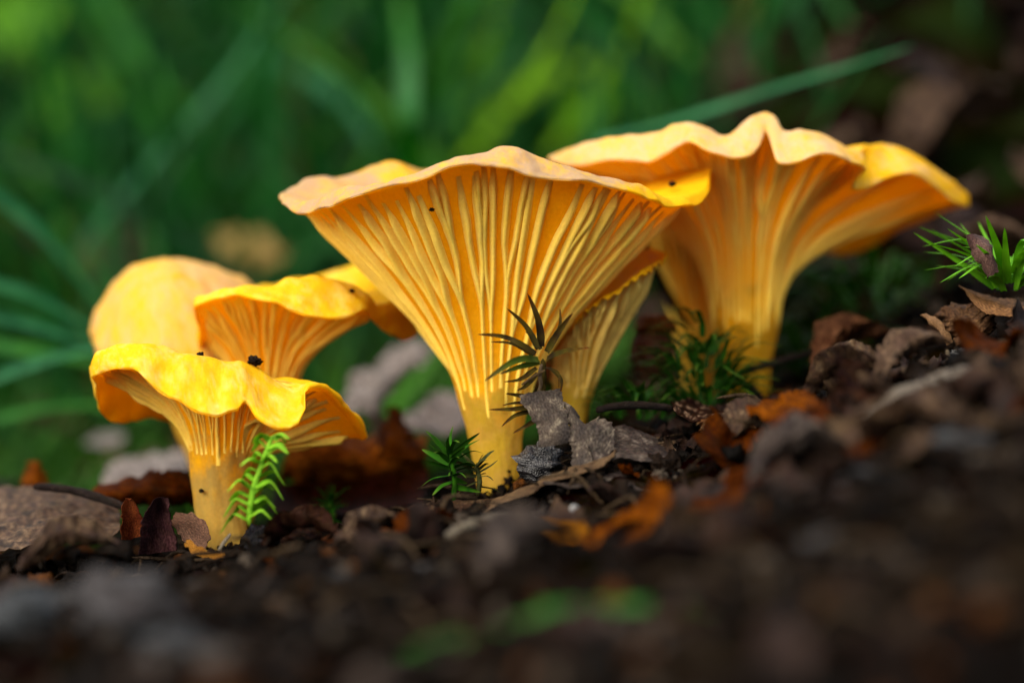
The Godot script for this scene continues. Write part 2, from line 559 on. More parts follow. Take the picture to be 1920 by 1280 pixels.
func build_mushrooms() -> void:
	# the largest one, in the middle
	chanterelle({"name": "chanterelle", "label": "tall funnel-shaped chanterelle in the middle with many forked gills and a beige wavy rim",
		"base": at(938, 925, -20), "mid": at(928, 820, -20), "top": at(925, 742, -20), "r": [0.0042, 0.0052, 0.0072], "p": 1.48, "centre": at(925, 400, -22), "disc": 2.0,
		"tan": 0.85, "tan_color": Color(0.50, 0.355, 0.22), "seed": 11.0, "gills": 30, "fork": 0.95, "fork2": 0.3, "cols": 460, "bump": 0.0006, "rim": [
		[527, 376, -22, 535, 366, -25], [564, 399, -8, 575, 374, -12], [612, 386, 2, 622, 362, -4], [652, 369, 6, 662, 346, 0], [690, 358, 9, 706, 346, 3],
		[722, 350, 12, 738, 338, 6], [763, 343, 13, 773, 328, 8], [806, 329, 14, 806, 311, 8], [850, 313, 14, 850, 298, 8], [899, 309, 14, 899, 286, 8], [938, 314, 15, 940, 273, 8],
		[981, 325, 15, 985, 281, 8], [1025, 333, 14, 1025, 300, 8], [1074, 338, 13, 1070, 314, 7], [1118, 347, 11, 1115, 327, 6], [1160, 357, 9, 1165, 337, 4, 0.5],
		[1208, 364, 6, 1196, 344, 0, 0.1], [1238, 381, 1, 1228, 362, -5, -0.6], [1262, 391, -3, 1258, 372, -8, -0.8], [1292, 387, -9, 1286, 366, -13, -0.8], [1326, 369, -18, 1314, 353, -21, -0.8],
		[1335, 338, -28, 1324, 334, -28, -0.8], [1329, 318, -38, 1318, 322, -36, -0.8], [1288, 312, -46, 1280, 316, -43, -0.7], [1200, 325, -55, 1200, 322, -52, -0.3],
		[1050, 335, -60, 1050, 328, -56], [900, 330, -60, 900, 322, -56], [800, 345, -58, 792, 316, -50, 0.4], [735, 390, -55, 742, 294, -44, 0.2], [660, 440, -48, 695, 306, -42, 0.3],
		[600, 424, -44, 645, 327, -40], [568, 400, -36, 590, 329, -35], [543, 386, -29, 556, 345, -30]]})
	# front left, low, with a folded lip
	chanterelle({"name": "chanterelle", "label": "short chanterelle at the lower left with a drooping folded bright yellow lip",
		"base": at(432, 1066, -12), "mid": at(405, 950, -13), "top": at(413, 862, -14), "r": [0.0042, 0.0048, 0.0061], "p": 2.3, "centre": at(430, 702, -16), "disc": 2.0,
		"tan": 0.08, "yellow": Color(0.82, 0.545, 0.012), "tan_color": Color(0.86, 0.66, 0.24), "seed": 37.0, "low": -0.03, "gills": 32, "lip": 0.0014, "bump": 0.0007, "stem": Color(0.46, 0.31, 0.075), "rim": [
		[176, 722, -12, 170, 688, -13], [180, 698, -1, 184, 658, -4], [222, 691, 5, 223, 647, 0], [250, 692, 8, 262, 643, 2], [268, 710, 10, 290, 647, 2], [295, 733, 11, 320, 656, 2],
		[329, 749, 12, 350, 662, 2], [366, 766, 13, 378, 668, 1], [405, 777, 13, 405, 672, 0], [440, 771, 12, 435, 676, -1], [466, 752, 9, 465, 682, -3], [486, 783, 11, 490, 692, -4],
		[528, 806, 12, 515, 706, -4], [555, 798, 11, 544, 724, -2], [568, 768, 9, 560, 726, 0], [570, 736, 5, 570, 721, 1], [612, 725, 0, 610, 720, -3, -0.4], [637, 748, -4, 632, 743, -6, -0.4],
		[665, 781, -9, 659, 776, -11, -0.4], [687, 817, -16, 678, 808, -18, -0.4], [650, 813, -24, 640, 780, -26], [560, 806, -36, 560, 740, -34], [440, 800, -42, 440, 715, -38],
		[330, 792, -40, 330, 690, -36], [275, 784, -36, 265, 676, -32], [237, 791, -30, 222, 668, -27], [199, 782, -23, 186, 668, -22], [180, 754, -17, 171, 676, -18]]})
	# behind it: a rounded dome
	chanterelle({"name": "chanterelle", "label": "rounded tan and yellow domed cap at the far left behind the folded one",
		"base": at(418, 985, -66), "mid": at(408, 880, -68), "top": at(372, 790, -70), "r": [0.005, 0.005, 0.006], "p": 2.2, "centre": at(300, 488, -66), "disc": 2.7,
		"tan": 0.9, "yellow": Color(0.80, 0.48, 0.014), "tan_color": Color(0.68, 0.46, 0.20), "seed": 71.0, "gills": 34, "fork2": 0.0, "bump": 0.0008, "rim": [
		[173, 640, -64, 170, 610, -64, 0.7], [186, 672, -48, 183, 645, -48, 0.55], [240, 690, -38, 238, 660, -38, 0.4], [310, 698, -34, 310, 668, -34, 0.4], [380, 698, -36, 380, 668, -36, 0.5], [440, 670, -44, 440, 640, -45],
		[488, 610, -60, 488, 585, -60], [500, 580, -75, 497, 556, -75], [440, 600, -92, 440, 580, -92], [330, 620, -98, 330, 590, -98], [230, 620, -92, 230, 600, -90], [184, 630, -78, 182, 605, -78]]})
	# the left middle one with the raised front lip and orange hanging right lobe
	chanterelle({"name": "chanterelle", "label": "yellow chanterelle left of the tallest, with a thick raised lip and orange right lobe",
		"base": at(432, 985, -46), "mid": at(455, 850, -46), "top": at(497, 742, -44), "r": [0.0042, 0.005, 0.0064], "p": 2.2, "centre": at(560, 566, -46), "disc": 2.0,
		"tan": 0.05, "yellow": Color(0.82, 0.545, 0.012), "tan_color": Color(0.86, 0.66, 0.20), "seed": 93.0, "gills": 32, "lip": 0.0014, "bump": 0.0008, "rim": [
		[380, 660, -40, 375, 640, -42, -0.3], [371, 607, -28, 368, 594, -31, -0.3], [366, 572, -21, 368, 561, -25, -0.2], [396, 561, -18, 395, 548, -22], [430, 557, -15, 428, 541, -20], [464, 556, -13, 470, 536, -19],
		[516, 565, -11, 510, 532, -18], [543, 581, -11, 540, 521, -19], [570, 593, -11, 575, 512, -20], [606, 593, -12, 613, 515, -21], [656, 588, -14, 658, 532, -22], [688, 578, -19, 690, 551, -25],
		[706, 602, -27, 708, 570, -29, -0.3], [732, 627, -34, 735, 556, -37, -0.6], [762, 635, -41, 766, 522, -45, -0.6], [790, 612, -50, 792, 520, -53, -0.6], [790, 560, -62, 772, 500, -62, -0.4],
		[740, 560, -70, 722, 487, -68, 0.1], [670, 560, -74, 678, 487, -70, 0.1], [610, 570, -74, 615, 513, -68, 0.1], [540, 580, -72, 540, 525, -66], [450, 590, -66, 450, 545, -60], [397, 640, -54, 397, 596, -54]]})
	# small cup right behind the tall one
	chanterelle({"name": "chanterelle", "label": "small pale cup-shaped chanterelle with a jagged rim, tight against the tallest one",
		"base": at(1062, 800, -32), "top": at(1078, 722, -32), "r": [0.0038, 0.0038, 0.0044], "p": 1.25, "centre": at(1118, 640, -30), "disc": 1.2,
		"tan": -0.2, "seed": 120.0, "gills": 26, "fork": 0.6, "fork2": 0.2, "lip": 0.0008, "jag": 0.0004, "under": Color(0.66, 0.42, 0.10), "gill": Color(0.66, 0.44, 0.12), "rim": [
		[1036, 650, -32, 1040, 642, -32], [1068, 616, -22, 1070, 606, -24], [1102, 583, -18, 1104, 573, -20], [1156, 550, -16, 1158, 540, -18], [1205, 515, -18, 1205, 506, -20], [1251, 482, -26, 1245, 478, -27],
		[1230, 470, -36, 1226, 471, -35], [1192, 473, -43, 1190, 475, -41], [1145, 483, -47, 1145, 486, -45], [1103, 518, -46, 1105, 520, -44], [1056, 590, -40, 1060, 592, -40]]})
	# the large one on the right
	chanterelle({"name": "chanterelle", "label": "broad chanterelle on the right with a peaked wavy cap and a thick plain stem",
		"base": at(1404, 775, -55), "mid": at(1408, 690, -55), "top": at(1398, 612, -55), "r": [0.0042, 0.0044, 0.0068], "p": 2.8, "centre": at(1400, 302, -58), "disc": 2.0,
		"tan": 0.8, "tan_color": Color(0.68, 0.49, 0.27), "seed": 150.0, "gills": 32, "cols": 460, "bump": 0.0006, "stem": Color(0.48, 0.27, 0.012), "stem2": Color(0.55, 0.33, 0.03), "rim": [
		[1029, 301, -60, 1034, 295, -62], [1060, 307, -46, 1060, 279, -50], [1100, 309, -38, 1100, 264, -44], [1140, 303, -33, 1140, 256, -40], [1194, 297, -29, 1190, 250, -37], [1224, 299, -27, 1236, 243, -36],
		[1254, 284, -27, 1262, 231, -35], [1280, 268, -28, 1285, 228, -35], [1298, 266, -24, 1306, 231, -34], [1320, 281, -21, 1330, 239, -33], [1353, 292, -20, 1360, 251, -32], [1381, 298, -20, 1385, 240, -32],
		[1402, 293, -21, 1405, 222, -33], [1421, 271, -25, 1422, 212, -35], [1436, 246, -30, 1438, 208, -36], [1447, 272, -25, 1453, 216, -35], [1453, 295, -20, 1467, 238, -32], [1466, 306, -18, 1485, 243, -31],
		[1500, 301, -18, 1507, 240, -31], [1553, 290, -20, 1548, 253, -32], [1596, 301, -24, 1590, 275, -34, 0.3], [1622, 315, -28, 1612, 278, -38, 0.2], [1600, 352, -33, 1626, 270, -44, 0.0], [1622, 356, -36, 1645, 267, -48, 0.0],
		[1656, 338, -39, 1672, 268, -52, 0.1], [1707, 328, -43, 1711, 286, -54, 0.2], [1750, 350, -49, 1757, 316, -57, 0.2], [1790, 379, -57, 1792, 342, -61, 0.1], [1815, 387, -66, 1811, 366, -67, 0.0],
		[1770, 395, -78, 1780, 350, -76], [1725, 413, -84, 1740, 322, -82], [1680, 431, -90, 1690, 300, -86], [1610, 467, -96, 1620, 290, -90], [1535, 467, -98, 1540, 280, -92],
		[1400, 420, -100, 1400, 272, -94], [1250, 380, -98, 1250, 265, -90], [1130, 340, -86, 1130, 270, -80], [1060, 312, -72, 1060, 283, -72]]})
	# half hidden orange one behind
	chanterelle({"name": "chanterelle", "label": "blurred plain orange chanterelle half hidden behind the broad one's stem",
		"base": at(1312, 740, -100), "top": at(1306, 630, -98), "r": [0.004, 0.004, 0.0045], "p": 1.7, "centre": at(1280, 430, -98), "disc": 1.8,
		"tan": 0.0, "seed": 180.0, "gills": 26, "fork2": 0.0, "cols": 240, "rim": [
		[1160, 420, -98, 1164, 412, -98], [1190, 412, -84, 1193, 404, -85], [1250, 408, -76, 1250, 400, -78], [1320, 410, -78, 1320, 402, -80], [1380, 415, -90, 1376, 407, -92],
		[1370, 415, -110, 1366, 407, -110], [1300, 405, -122, 1300, 400, -120], [1220, 405, -118, 1222, 400, -116], [1175, 412, -110, 1178, 406, -108]]})

# ------------------------------------------------------------------ leaves, twigs, moss, lumps

func loft(rows: Array, o: Dictionary) -> Geo:
	# rows of three points across (left edge, middle, right edge), smooth along and across, with two faces and an edge
	var nl: int = o.get("along", 30)
	var na: int = o.get("across", 17)
	var ragged: float = o.get("ragged", 0.0006)
	var crinkle: float = o.get("crinkle", 0.0005)
	var thick: float = o.get("thick", 0.00022)
	var seed_: float = o.get("seed", 0.0)
	var pal: Array = o.pal
	var L := []
	var C := []
	var R := []
	for r in rows:
		L.append(r[0])
		C.append(r[1])
		R.append(r[2])
	var pos := PackedVector3Array()
	var col := PackedColorArray()
	var uv := PackedVector2Array()
	for j in nl:
		var t := j / (nl - 1.0)
		var l := curve_at(L, t)
		var c := curve_at(C, t)
		var r := curve_at(R, t)
		var side := (r - l).normalized()
		l += side * ragged * (noise_b.get_noise_2d(t * 160.0 + seed_, 1.0) + 0.7 * noise_a.get_noise_2d(t * 90.0 + seed_, 4.0)) * 1.6
		r += side * ragged * (noise_b.get_noise_2d(t * 160.0 + seed_, 31.0) + 0.7 * noise_a.get_noise_2d(t * 90.0 + seed_, 34.0)) * 1.6
		for k in na:
			var x := k / (na - 1.0) * 2.0 - 1.0
			var q := c + (r - l) * 0.5 * x + ((l + r) * 0.5 - c) * x * x
			pos.append(q)
			uv.append(Vector2(k / (na - 1.0), t))
	# crinkle
	var moved := pos.duplicate()
	for j in nl:
		for k in na:
			var q := pos[j * na + k]
			var nn := (pos[j * na + mini(k + 1, na - 1)] - pos[j * na + maxi(k - 1, 0)]).cross(pos[mini(j + 1, nl - 1) * na + k] - pos[maxi(j - 1, 0) * na + k])
			if nn.length_squared() < 1e-24: continue
			nn = nn.normalized()
			var h := metric_a.get_noise_3d(q.x * 170.0 + seed_, q.y * 170.0, q.z * 170.0) * crinkle + metric_b.get_noise_3d(q.x * 500.0 + seed_, q.y * 500.0, q.z * 500.0) * crinkle * 0.3
			if j == 0 or j == nl - 1: q += (curve_at(C, 0.55 if j else 0.45) - q).normalized() * ragged * noise_b.get_noise_2d(k * 9.0 + seed_, 7.0 + j)
			moved[j * na + k] = q + nn * h
			var m1 := metric_a.get_noise_3d(q.x * 200.0 + seed_, q.y * 200.0 + 50.0, q.z * 200.0)
			var m2 := metric_b.get_noise_3d(q.x * 420.0, q.y * 420.0 + seed_, q.z * 420.0)
			var cc := mixc(pal[0], pal[1], 0.45 + m1 * 1.1 + m2 * 0.5)
			if pal.size() > 2: cc = mixc(cc, pal[2], (m2 + 0.6 * m1 - 0.28) * 5.0)
			col.append(cc)
	while col.size() < moved.size(): col.append(pal[0])
	var g := Geo.new()
	add_grid(g, moved, na, nl, false, col, uv)
	var n0 := g.v.size()
	for k in n0:
		g.v.append(g.v[k] - g.n[k] * thick)
		g.n.append(-g.n[k])
		g.c.append(g.c[k])
		g.t.append(g.t[k])
	for k in range(0, (nl - 1) * (na - 1) * 6, 3):
		g.i.append_array(PackedInt32Array([g.i[k] + n0, g.i[k + 2] + n0, g.i[k + 1] + n0]))
	var ring := PackedInt32Array()
	for k in na: ring.append(k)
	for j in range(1, nl): ring.append(j * na + na - 1)
	for k in range(na - 2, -1, -1): ring.append((nl - 1) * na + k)
	for j in range(nl - 2, 0, -1): ring.append(j * na)
	for k in ring.size():
		var a := ring[k]
		var b := ring[(k + 1) % ring.size()]
		g.i.append_array(PackedInt32Array([a, b, a + n0, b, b + n0, a + n0]))
	return g

func px_rows(list: Array) -> Array:
	var out := []
	for r in list:
		out.append([at(r[0], r[1], r[2]), at(r[3], r[4], r[5]), at(r[6], r[7], r[8])])
	return out

func tube(pts: Array, radii: Array, o: Dictionary) -> Geo:
	var nl: int = o.get("along", 24)
	var na: int = o.get("around", 10)
	var rough: float = o.get("rough", 0.12)
	var seed_: float = o.get("seed", 0.0)
	var flat: float = o.get("flat", 1.0)
	var pal: Array = o.pal
	var pos := PackedVector3Array()
	var col := PackedColorArray()
	var uv := PackedVector2Array()
	for j in nl:
		var t := j / (nl - 1.0)
		var c := curve_at(pts, t)
		var d := (curve_at(pts, minf(t + 0.02, 1.0)) - curve_at(pts, maxf(t - 0.02, 0.0))).normalized()
		var sx := d.cross(Vector3(0.13, 1.0, 0.21)).normalized()
		var sy := sx.cross(d)
		var rf := t * (radii.size() - 1)
		var rk := mini(int(rf), radii.size() - 2)
		var rad := lerpf(radii[rk], radii[rk + 1], rf - rk)
		rad *= clampf(minf(t, 1.0 - t) * nl * 0.8, 0.12, 1.0)
		for k in na:
			var a := TAU * k / na
			var w := 1.0 + rough * (noise_b.get_noise_3d(cos(a) * 20.0 + seed_, t * 120.0, sin(a) * 20.0) + noise_a.get_noise_3d(cos(a) * 20.0 + seed_, t * 160.0, sin(a) * 20.0))
			pos.append(c + (sx * cos(a) + sy * sin(a) * flat) * rad * w)
			col.append(mixc(pal[0], pal[1], 0.5 + 1.2 * noise_b.get_noise_3d(cos(a) * 16.0 + seed_, t * 110.0, sin(a) * 16.0)))
			uv.append(Vector2(float(k) / na, t))
	var g := Geo.new()
	add_grid(g, pos, na, nl, true, col, uv)
	return g

func lump(size: Vector3, seed_: float, pal: Array, rough := 0.5, jag := false, nv := 16, nu := 22) -> Geo:
	var pos := PackedVector3Array()
	var col := PackedColorArray()
	for j in nv:
		var lat := PI * (j / (nv - 1.0) - 0.5)
		for k in nu:
			var a := -TAU * k / nu
			var d := Vector3(cos(lat) * cos(a), sin(lat), cos(lat) * sin(a))
			var w := 1.0 + rough * (noise_a.get_noise_3d(d.x * 26.0 + seed_, d.y * 26.0, d.z * 26.0) + 0.5 * noise_b.get_noise_3d(d.x * 30.0 + seed_, d.y * 30.0, d.z * 30.0))
			if jag:
				w = 0.8 + rough * snappedf(noise_a.get_noise_3d(d.x * 34.0 + seed_, d.y * 34.0, d.z * 34.0), 0.22) + 0.1 * noise_b.get_noise_3d(d.x * 60.0 + seed_, d.y * 60.0, d.z * 60.0)
			pos.append(d * size * w)
			col.append(mixc(pal[0], pal[1], 0.45 + 1.1 * noise_b.get_noise_3d(d.x * 20.0, d.y * 20.0 + seed_, d.z * 20.0)))
	var g := Geo.new()
	add_grid(g, pos, nu, nv, true, col, PackedVector2Array())
	return g

func blade(pts: Array, width: float, side: Vector3, pal: Array, o := {}) -> Geo:
	# a tapering keeled strip: two halves folded along the middle
	var nl: int = o.get("along", 12)
	var fold: float = o.get("fold", 0.35)
	var seed_: float = o.get("seed", 0.0)
	var belly: float = o.get("belly", 0.25)
	var pos := PackedVector3Array()
	var col := PackedColorArray()
	for j in nl:
		var t := j / (nl - 1.0)
		var c := curve_at(pts, t)
		var d := (curve_at(pts, minf(t + 0.03, 1.0)) - curve_at(pts, maxf(t - 0.03, 0.0))).normalized()
		var sx := (side - d * side.dot(d)).normalized()
		var up := sx.cross(d)
		var w := width * 0.5 * maxf(0.03, pow(1.0 - t, 0.62)) * lerpf(0.62, 1.0, smoothstep(0.0, belly, t))
		var k := mixc(pal[0], pal[1], t * 0.6 + 0.2 + 0.8 * noise_b.get_noise_2d(t * 60.0, seed_))
		if pal.size() > 2: k = mixc(k, pal[2], (t - 0.62) * 3.0)
		for x in [-1.0, -0.5, 0.0, 0.5, 1.0]:
			pos.append(c + sx * w * x + up * w * fold * absf(x))
			col.append(k)
	var g := Geo.new()
	add_grid(g, pos, 5, nl, false, col, PackedVector2Array())
	return g

func drop(x: float, z: float, up := 0.0) -> Vector3:
	return Vector3(x, gh(x, z) + up, z)

const GREY := [Color(0.0467, 0.0382, 0.0314), Color(0.1020, 0.0833, 0.0663), Color(0.1785, 0.1530, 0.1148)]
const GREYDARK := [Color(0.0263, 0.0195, 0.0173), Color(0.0600, 0.0457, 0.0390), Color(0.1200, 0.1013, 0.0825)]
const ORANGE := [Color(0.0840, 0.0216, 0.0012), Color(0.1800, 0.0510, 0.0018)]
const RUST := [Color(0.0338, 0.0079, 0.0017), Color(0.0844, 0.0214, 0.0028)]
const DARKLEAF := [Color(0.0132, 0.0066, 0.0048), Color(0.0360, 0.0168, 0.0108)]
const BROWN := [Color(0.0300, 0.0156, 0.0084), Color(0.0600, 0.0330, 0.0168), Color(0.1020, 0.0690, 0.0390)]
const TANLEAF := [Color(0.0660, 0.0390, 0.0240), Color(0.1320, 0.0870, 0.0510), Color(0.0210, 0.0120, 0.0084)]
const PALE := [Color(0.1500, 0.1312, 0.1200), Color(0.2700, 0.2475, 0.2325)]
const BLACK := [Color(0.008, 0.008, 0.010), Color(0.022, 0.022, 0.026)]
const TWIG := [Color(0.0125, 0.0085, 0.0070), Color(0.0375, 0.0250, 0.0200)]

func leaf(label: String, rows: Array, mat: String, pal: Array, o := {}) -> MeshInstance3D:
	o.pal = pal
	var r := px_rows(rows) if rows[0].size() == 9 else rows
	var mid: Vector3 = r[r.size() / 2][1]
	return single(o.get("called", "dead_leaf"), loft(r, o), M[mat], mid, label, o.get("category", "leaf"), o.get("group", "dead leaves on the bank"))

func build_leaves() -> void:
	# the grey decayed leaf that stands in front of the middle stem
	leaf("grey decayed leaf piece standing upright before the tallest mushroom's stem", [[975, 744, 6, 1012, 734, 7, 1051, 729, 5], [984, 762, 8, 1020, 756, 9.5, 1056, 752, 8], [1000, 788, 10, 1030, 784, 12, 1062, 778, 10], [1008, 815, 11.5, 1038, 812, 13.5, 1066, 804, 12], [1013, 838, 12, 1040, 835, 13.5, 1070, 828, 12.5]],
		"dry_leaf", GREY, {"seed": 5.0, "ragged": 0.00025, "crinkle": 0.0005, "along": 44, "thick": 0.00015})
	leaf("ragged grey leaf strip bent over, right under the upright grey piece", [[1054, 752, 7, 1068, 760, 7.5, 1080, 772, 7], [1060, 785, 9.5, 1082, 788, 10.5, 1100, 800, 9], [1067, 825, 12, 1094, 818, 13, 1124, 780, 8], [1074, 860, 14, 1106, 850, 14.5, 1150, 804, 9], [1082, 892, 16, 1114, 876, 16, 1154, 842, 12]],
		"dry_leaf", GREY, {"seed": 25.0, "ragged": 0.0006, "crinkle": 0.0005, "along": 44, "thick": 0.00015})
	leaf("rounded grey leaf lying flat with a pale torn patch, right of the tallest stem", [[1104, 836, 14, 1104, 824, 9, 1110, 800, -2], [1120, 866, 16, 1140, 838, 10, 1150, 798, -5], [1170, 862, 16, 1190, 842, 10, 1190, 806, -6], [1225, 868, 15, 1232, 850, 9, 1230, 822, -5], [1285, 880, 13, 1280, 868, 9, 1262, 850, -2]],
		"dry_leaf", GREYDARK, {"seed": 45.0, "crinkle": 0.0006})
	leaf("broad grey-brown mottled leaf under the rounded grey one", [[1020, 905, 22, 1040, 896, 14, 1080, 880, 4], [1090, 918, 26, 1110, 896, 16, 1150, 862, 4], [1150, 935, 28, 1180, 900, 18, 1210, 862, 4], [1230, 945, 28, 1260, 905, 18, 1280, 872, 4], [1330, 930, 26, 1340, 890, 18, 1345, 862, 6], [1390, 880, 24, 1392, 868, 18, 1394, 856, 10]],
		"dry_leaf", GREYDARK, {"seed": 65.0, "crinkle": 0.001, "ragged": 0.0009})
	leaf("whitish crumpled leaf fragment on the mottled leaf", [[1262, 925, 27, 1275, 918, 25, 1290, 905, 23], [1280, 945, 29, 1300, 925, 26, 1315, 908, 24], [1310, 945, 29, 1325, 930, 27, 1336, 914, 25]],
		"dry_leaf", [Color(0.38, 0.38, 0.40), Color(0.55, 0.55, 0.57)], {"seed": 85.0, "crinkle": 0.001, "along": 16, "across": 11})
	leaf("fibrous brown bark-like leaf lying along the soil left of the grey leaves", [[765, 972, 12, 770, 966, 8, 776, 958, 4], [800, 976, 14, 812, 956, 10, 830, 942, 4], [860, 975, 16, 880, 952, 12, 890, 938, 4], [930, 972, 18, 945, 944, 13, 950, 930, 5], [985, 955, 18, 1000, 926, 13, 1010, 912, 6], [1030, 925, 17, 1050, 902, 12, 1066, 888, 6]],
		"bark", BROWN, {"seed": 105.0, "crinkle": 0.0009, "ragged": 0.0009})
	leaf("thin ochre leaf edge curling over the hollow below the grey leaf", [[905, 960, 20, 915, 950, 17, 920, 942, 12], [970, 935, 21, 985, 920, 18, 990, 912, 12], [1040, 905, 21, 1060, 888, 18, 1066, 880, 12], [1120, 880, 20, 1130, 864, 17, 1140, 854, 12], [1152, 858, 18, 1154, 852, 16, 1156, 846, 13]],
		"dry_leaf", [Color(0.07, 0.042, 0.02), Color(0.14, 0.09, 0.045)], {"seed": 125.0})
	# curled leaf with a stalk
	leaf("dark brown curled leaf with a pale rim, beyond the grey leaves", [[1258, 752, -4, 1268, 756, -12, 1290, 746, -22], [1275, 782, 4, 1300, 770, -12, 1330, 760, -24], [1300, 792, 8, 1335, 775, -12, 1370, 762, -24], [1340, 782, 10, 1370, 775, -8, 1390, 766, -20], [1405, 780, 8, 1410, 778, -4, 1414, 770, -12]],
		"wet_leaf", DARKLEAF + [Color(0.26, 0.17, 0.11)], {"seed": 145.0, "crinkle": 0.0005})
	leaf("dark brown turned-down front of the curled leaf with a mossy stain", [[1306, 794, 9, 1345, 780, 11, 1408, 782, 8], [1318, 806, 11, 1356, 794, 13, 1412, 796, 9], [1340, 822, 12, 1372, 812, 13, 1410, 812, 9], [1372, 836, 12, 1388, 828, 12, 1404, 828, 9]],
		"wet_leaf", [Color(0.05, 0.025, 0.012), Color(0.13, 0.06, 0.025), Color(0.26, 0.19, 0.10)], {"seed": 165.0, "called": "dead_leaf"})
	# orange curled leaves in the right foreground, out of focus
	leaf("blurred orange-brown leaf with a pale upturned rim at the right foot of the slope", [[1396, 768, 34, 1450, 800, 46, 1470, 840, 56], [1430, 758, 32, 1480, 785, 46, 1500, 830, 56], [1475, 736, 32, 1515, 765, 46, 1530, 815, 56], [1510, 734, 32, 1545, 770, 46, 1555, 820, 56], [1545, 758, 34, 1570, 785, 46, 1575, 820, 54]],
		"wet_leaf", ORANGE, {"seed": 185.0, "ragged": 0.0010, "crinkle": 0.0014})
	leaf("long blurred orange-brown leaf edge climbing the near slope", [[1240, 1000, 70, 1250, 985, 64, 1270, 965, 58], [1330, 975, 72, 1335, 945, 64, 1350, 915, 58], [1410, 920, 72, 1410, 880, 64, 1420, 840, 58], [1480, 850, 70, 1480, 810, 62, 1490, 775, 56], [1560, 800, 68, 1560, 775, 62, 1560, 755, 56]],
		"wet_leaf", RUST, {"seed": 205.0, "ragged": 0.0024, "crinkle": 0.002, "along": 40})
	leaf("blurred orange leaf tip pointing up in the near centre", [[1060, 1070, 76, 1075, 1045, 72, 1090, 1020, 68], [1130, 1065, 78, 1140, 1020, 72, 1130, 985, 68], [1190, 1025, 78, 1200, 980, 72, 1190, 945, 68], [1235, 985, 76, 1240, 945, 72, 1225, 905, 68], [1262, 950, 74, 1258, 925, 72, 1240, 898, 70]],
		"wet_leaf", ORANGE, {"seed": 225.0, "ragged": 0.0012, "crinkle": 0.0014})
	leaf("small blurred yellow-orange leaf tip beside the pale twig", [[1000, 985, 60, 1000, 975, 58, 1005, 965, 56], [1030, 1015, 64, 1040, 992, 60, 1050, 972, 56], [1080, 1020, 64, 1085, 1000, 60, 1090, 980, 56], [1100, 1010, 62, 1102, 998, 60, 1104, 988, 58]],
		"wet_leaf", [Color(0.22, 0.075, 0.003), Color(0.34, 0.135, 0.005)], {"seed": 245.0, "along": 18})
	# red leaves between the left and the middle mushrooms
	leaf("large rust-red curled leaf behind the gap between left and middle mushrooms", [[520, 905, -70, 540, 850, -62, 548, 798, -72], [580, 915, -68, 592, 858, -58, 604, 808, -70], [650, 910, -68, 660, 856, -60, 672, 814, -70], [720, 905, -68, 730, 860, -58, 738, 816, -72], [795, 890, -72, 798, 850, -64, 802, 812, -74]],
		"wet_leaf", [Color(0.24, 0.065, 0.007), Color(0.46, 0.15, 0.014)], {"seed": 265.0, "crinkle": 0.0012, "ragged": 0.001})
	leaf("pointed rust-orange leaf tip rising left of the tallest stem", [[696, 856, -62, 735, 858, -56, 800, 858, -62], [704, 822, -64, 738, 826, -59, 782, 828, -64], [720, 790, -66, 742, 793, -63, 764, 798, -66], [730, 764, -67, 737, 761, -66, 746, 761, -67]],
		"wet_leaf", ORANGE, {"seed": 285.0})
	leaf("dark red leaf lying low behind the tiny black bud", [[500, 960, -40, 510, 940, -52, 520, 910, -60], [600, 965, -36, 610, 940, -52, 620, 905, -60], [700, 960, -36, 710, 930, -52, 720, 890, -60], [790, 940, -38, 800, 910, -52, 805, 880, -58]],
		"wet_leaf", [Color(0.02, 0.006, 0.003), Color(0.05, 0.013, 0.005)], {"seed": 305.0})
	leaf("rust-red leaf behind the left mushroom's foot", [[160, 938, -36, 168, 925, -36, 180, 912, -40], [220, 945, -34, 232, 918, -32, 244, 896, -40], [280, 945, -34, 290, 912, -30, 302, 880, -40], [345, 945, -34, 350, 918, -30, 354, 890, -40], [372, 945, -36, 374, 928, -34, 376, 908, -40]],
		"wet_leaf", RUST, {"seed": 325.0, "ragged": 0.0009})
	leaf("small orange leaf tip poking up at the left edge", [[36, 908, -60, 60, 912, -56, 96, 912, -60], [44, 890, -62, 64, 892, -58, 86, 894, -62], [56, 866, -64, 66, 864, -62, 74, 864, -64]],
		"wet_leaf", ORANGE, {"seed": 345.0, "along": 16})
	leaf("big tan mottled leaf lying at the left edge", [[-60, 1035, 4, -60, 985, -16, -60, 935, -38], [10, 1030, 6, 10, 970, -16, 10, 915, -40], [80, 1020, 4, 80, 960, -18, 85, 912, -40], [150, 1010, 0, 152, 960, -20, 155, 925, -38], [225, 1000, -6, 225, 972, -20, 222, 952, -30]],
		"dry_leaf", TANLEAF, {"seed": 365.0, "crinkle": 0.0012})
	leaf("small red pointed leaf standing left of the left mushroom's foot", [[228, 1012, 6, 248, 1010, 1, 266, 1004, 5], [227, 980, 6, 249, 978, 1, 268, 980, 5], [230, 954, 5, 245, 954, 1, 258, 956, 4], [238, 934, 2, 240, 934, 1.6, 242, 935, 1.8]],
		"wet_leaf", [Color(0.13, 0.03, 0.012), Color(0.24, 0.065, 0.022)], {"seed": 385.0, "along": 20, "across": 11, "ragged": 0.0002})
	leaf("small purple-black pointed leaf with a curled tip, beside the red pointed one", [[262, 1040, 9, 300, 1036, 3, 330, 1032, 8], [265, 995, 9, 298, 990, 3, 322, 990, 7], [271, 962, 8, 297, 958, 3, 316, 958, 6], [286, 940, 7, 300, 933, 5, 314, 936, 6]],
		"wet_leaf", [Color(0.03, 0.014, 0.016), Color(0.075, 0.034, 0.036)], {"seed": 405.0, "along": 20, "across": 11, "ragged": 0.0002})
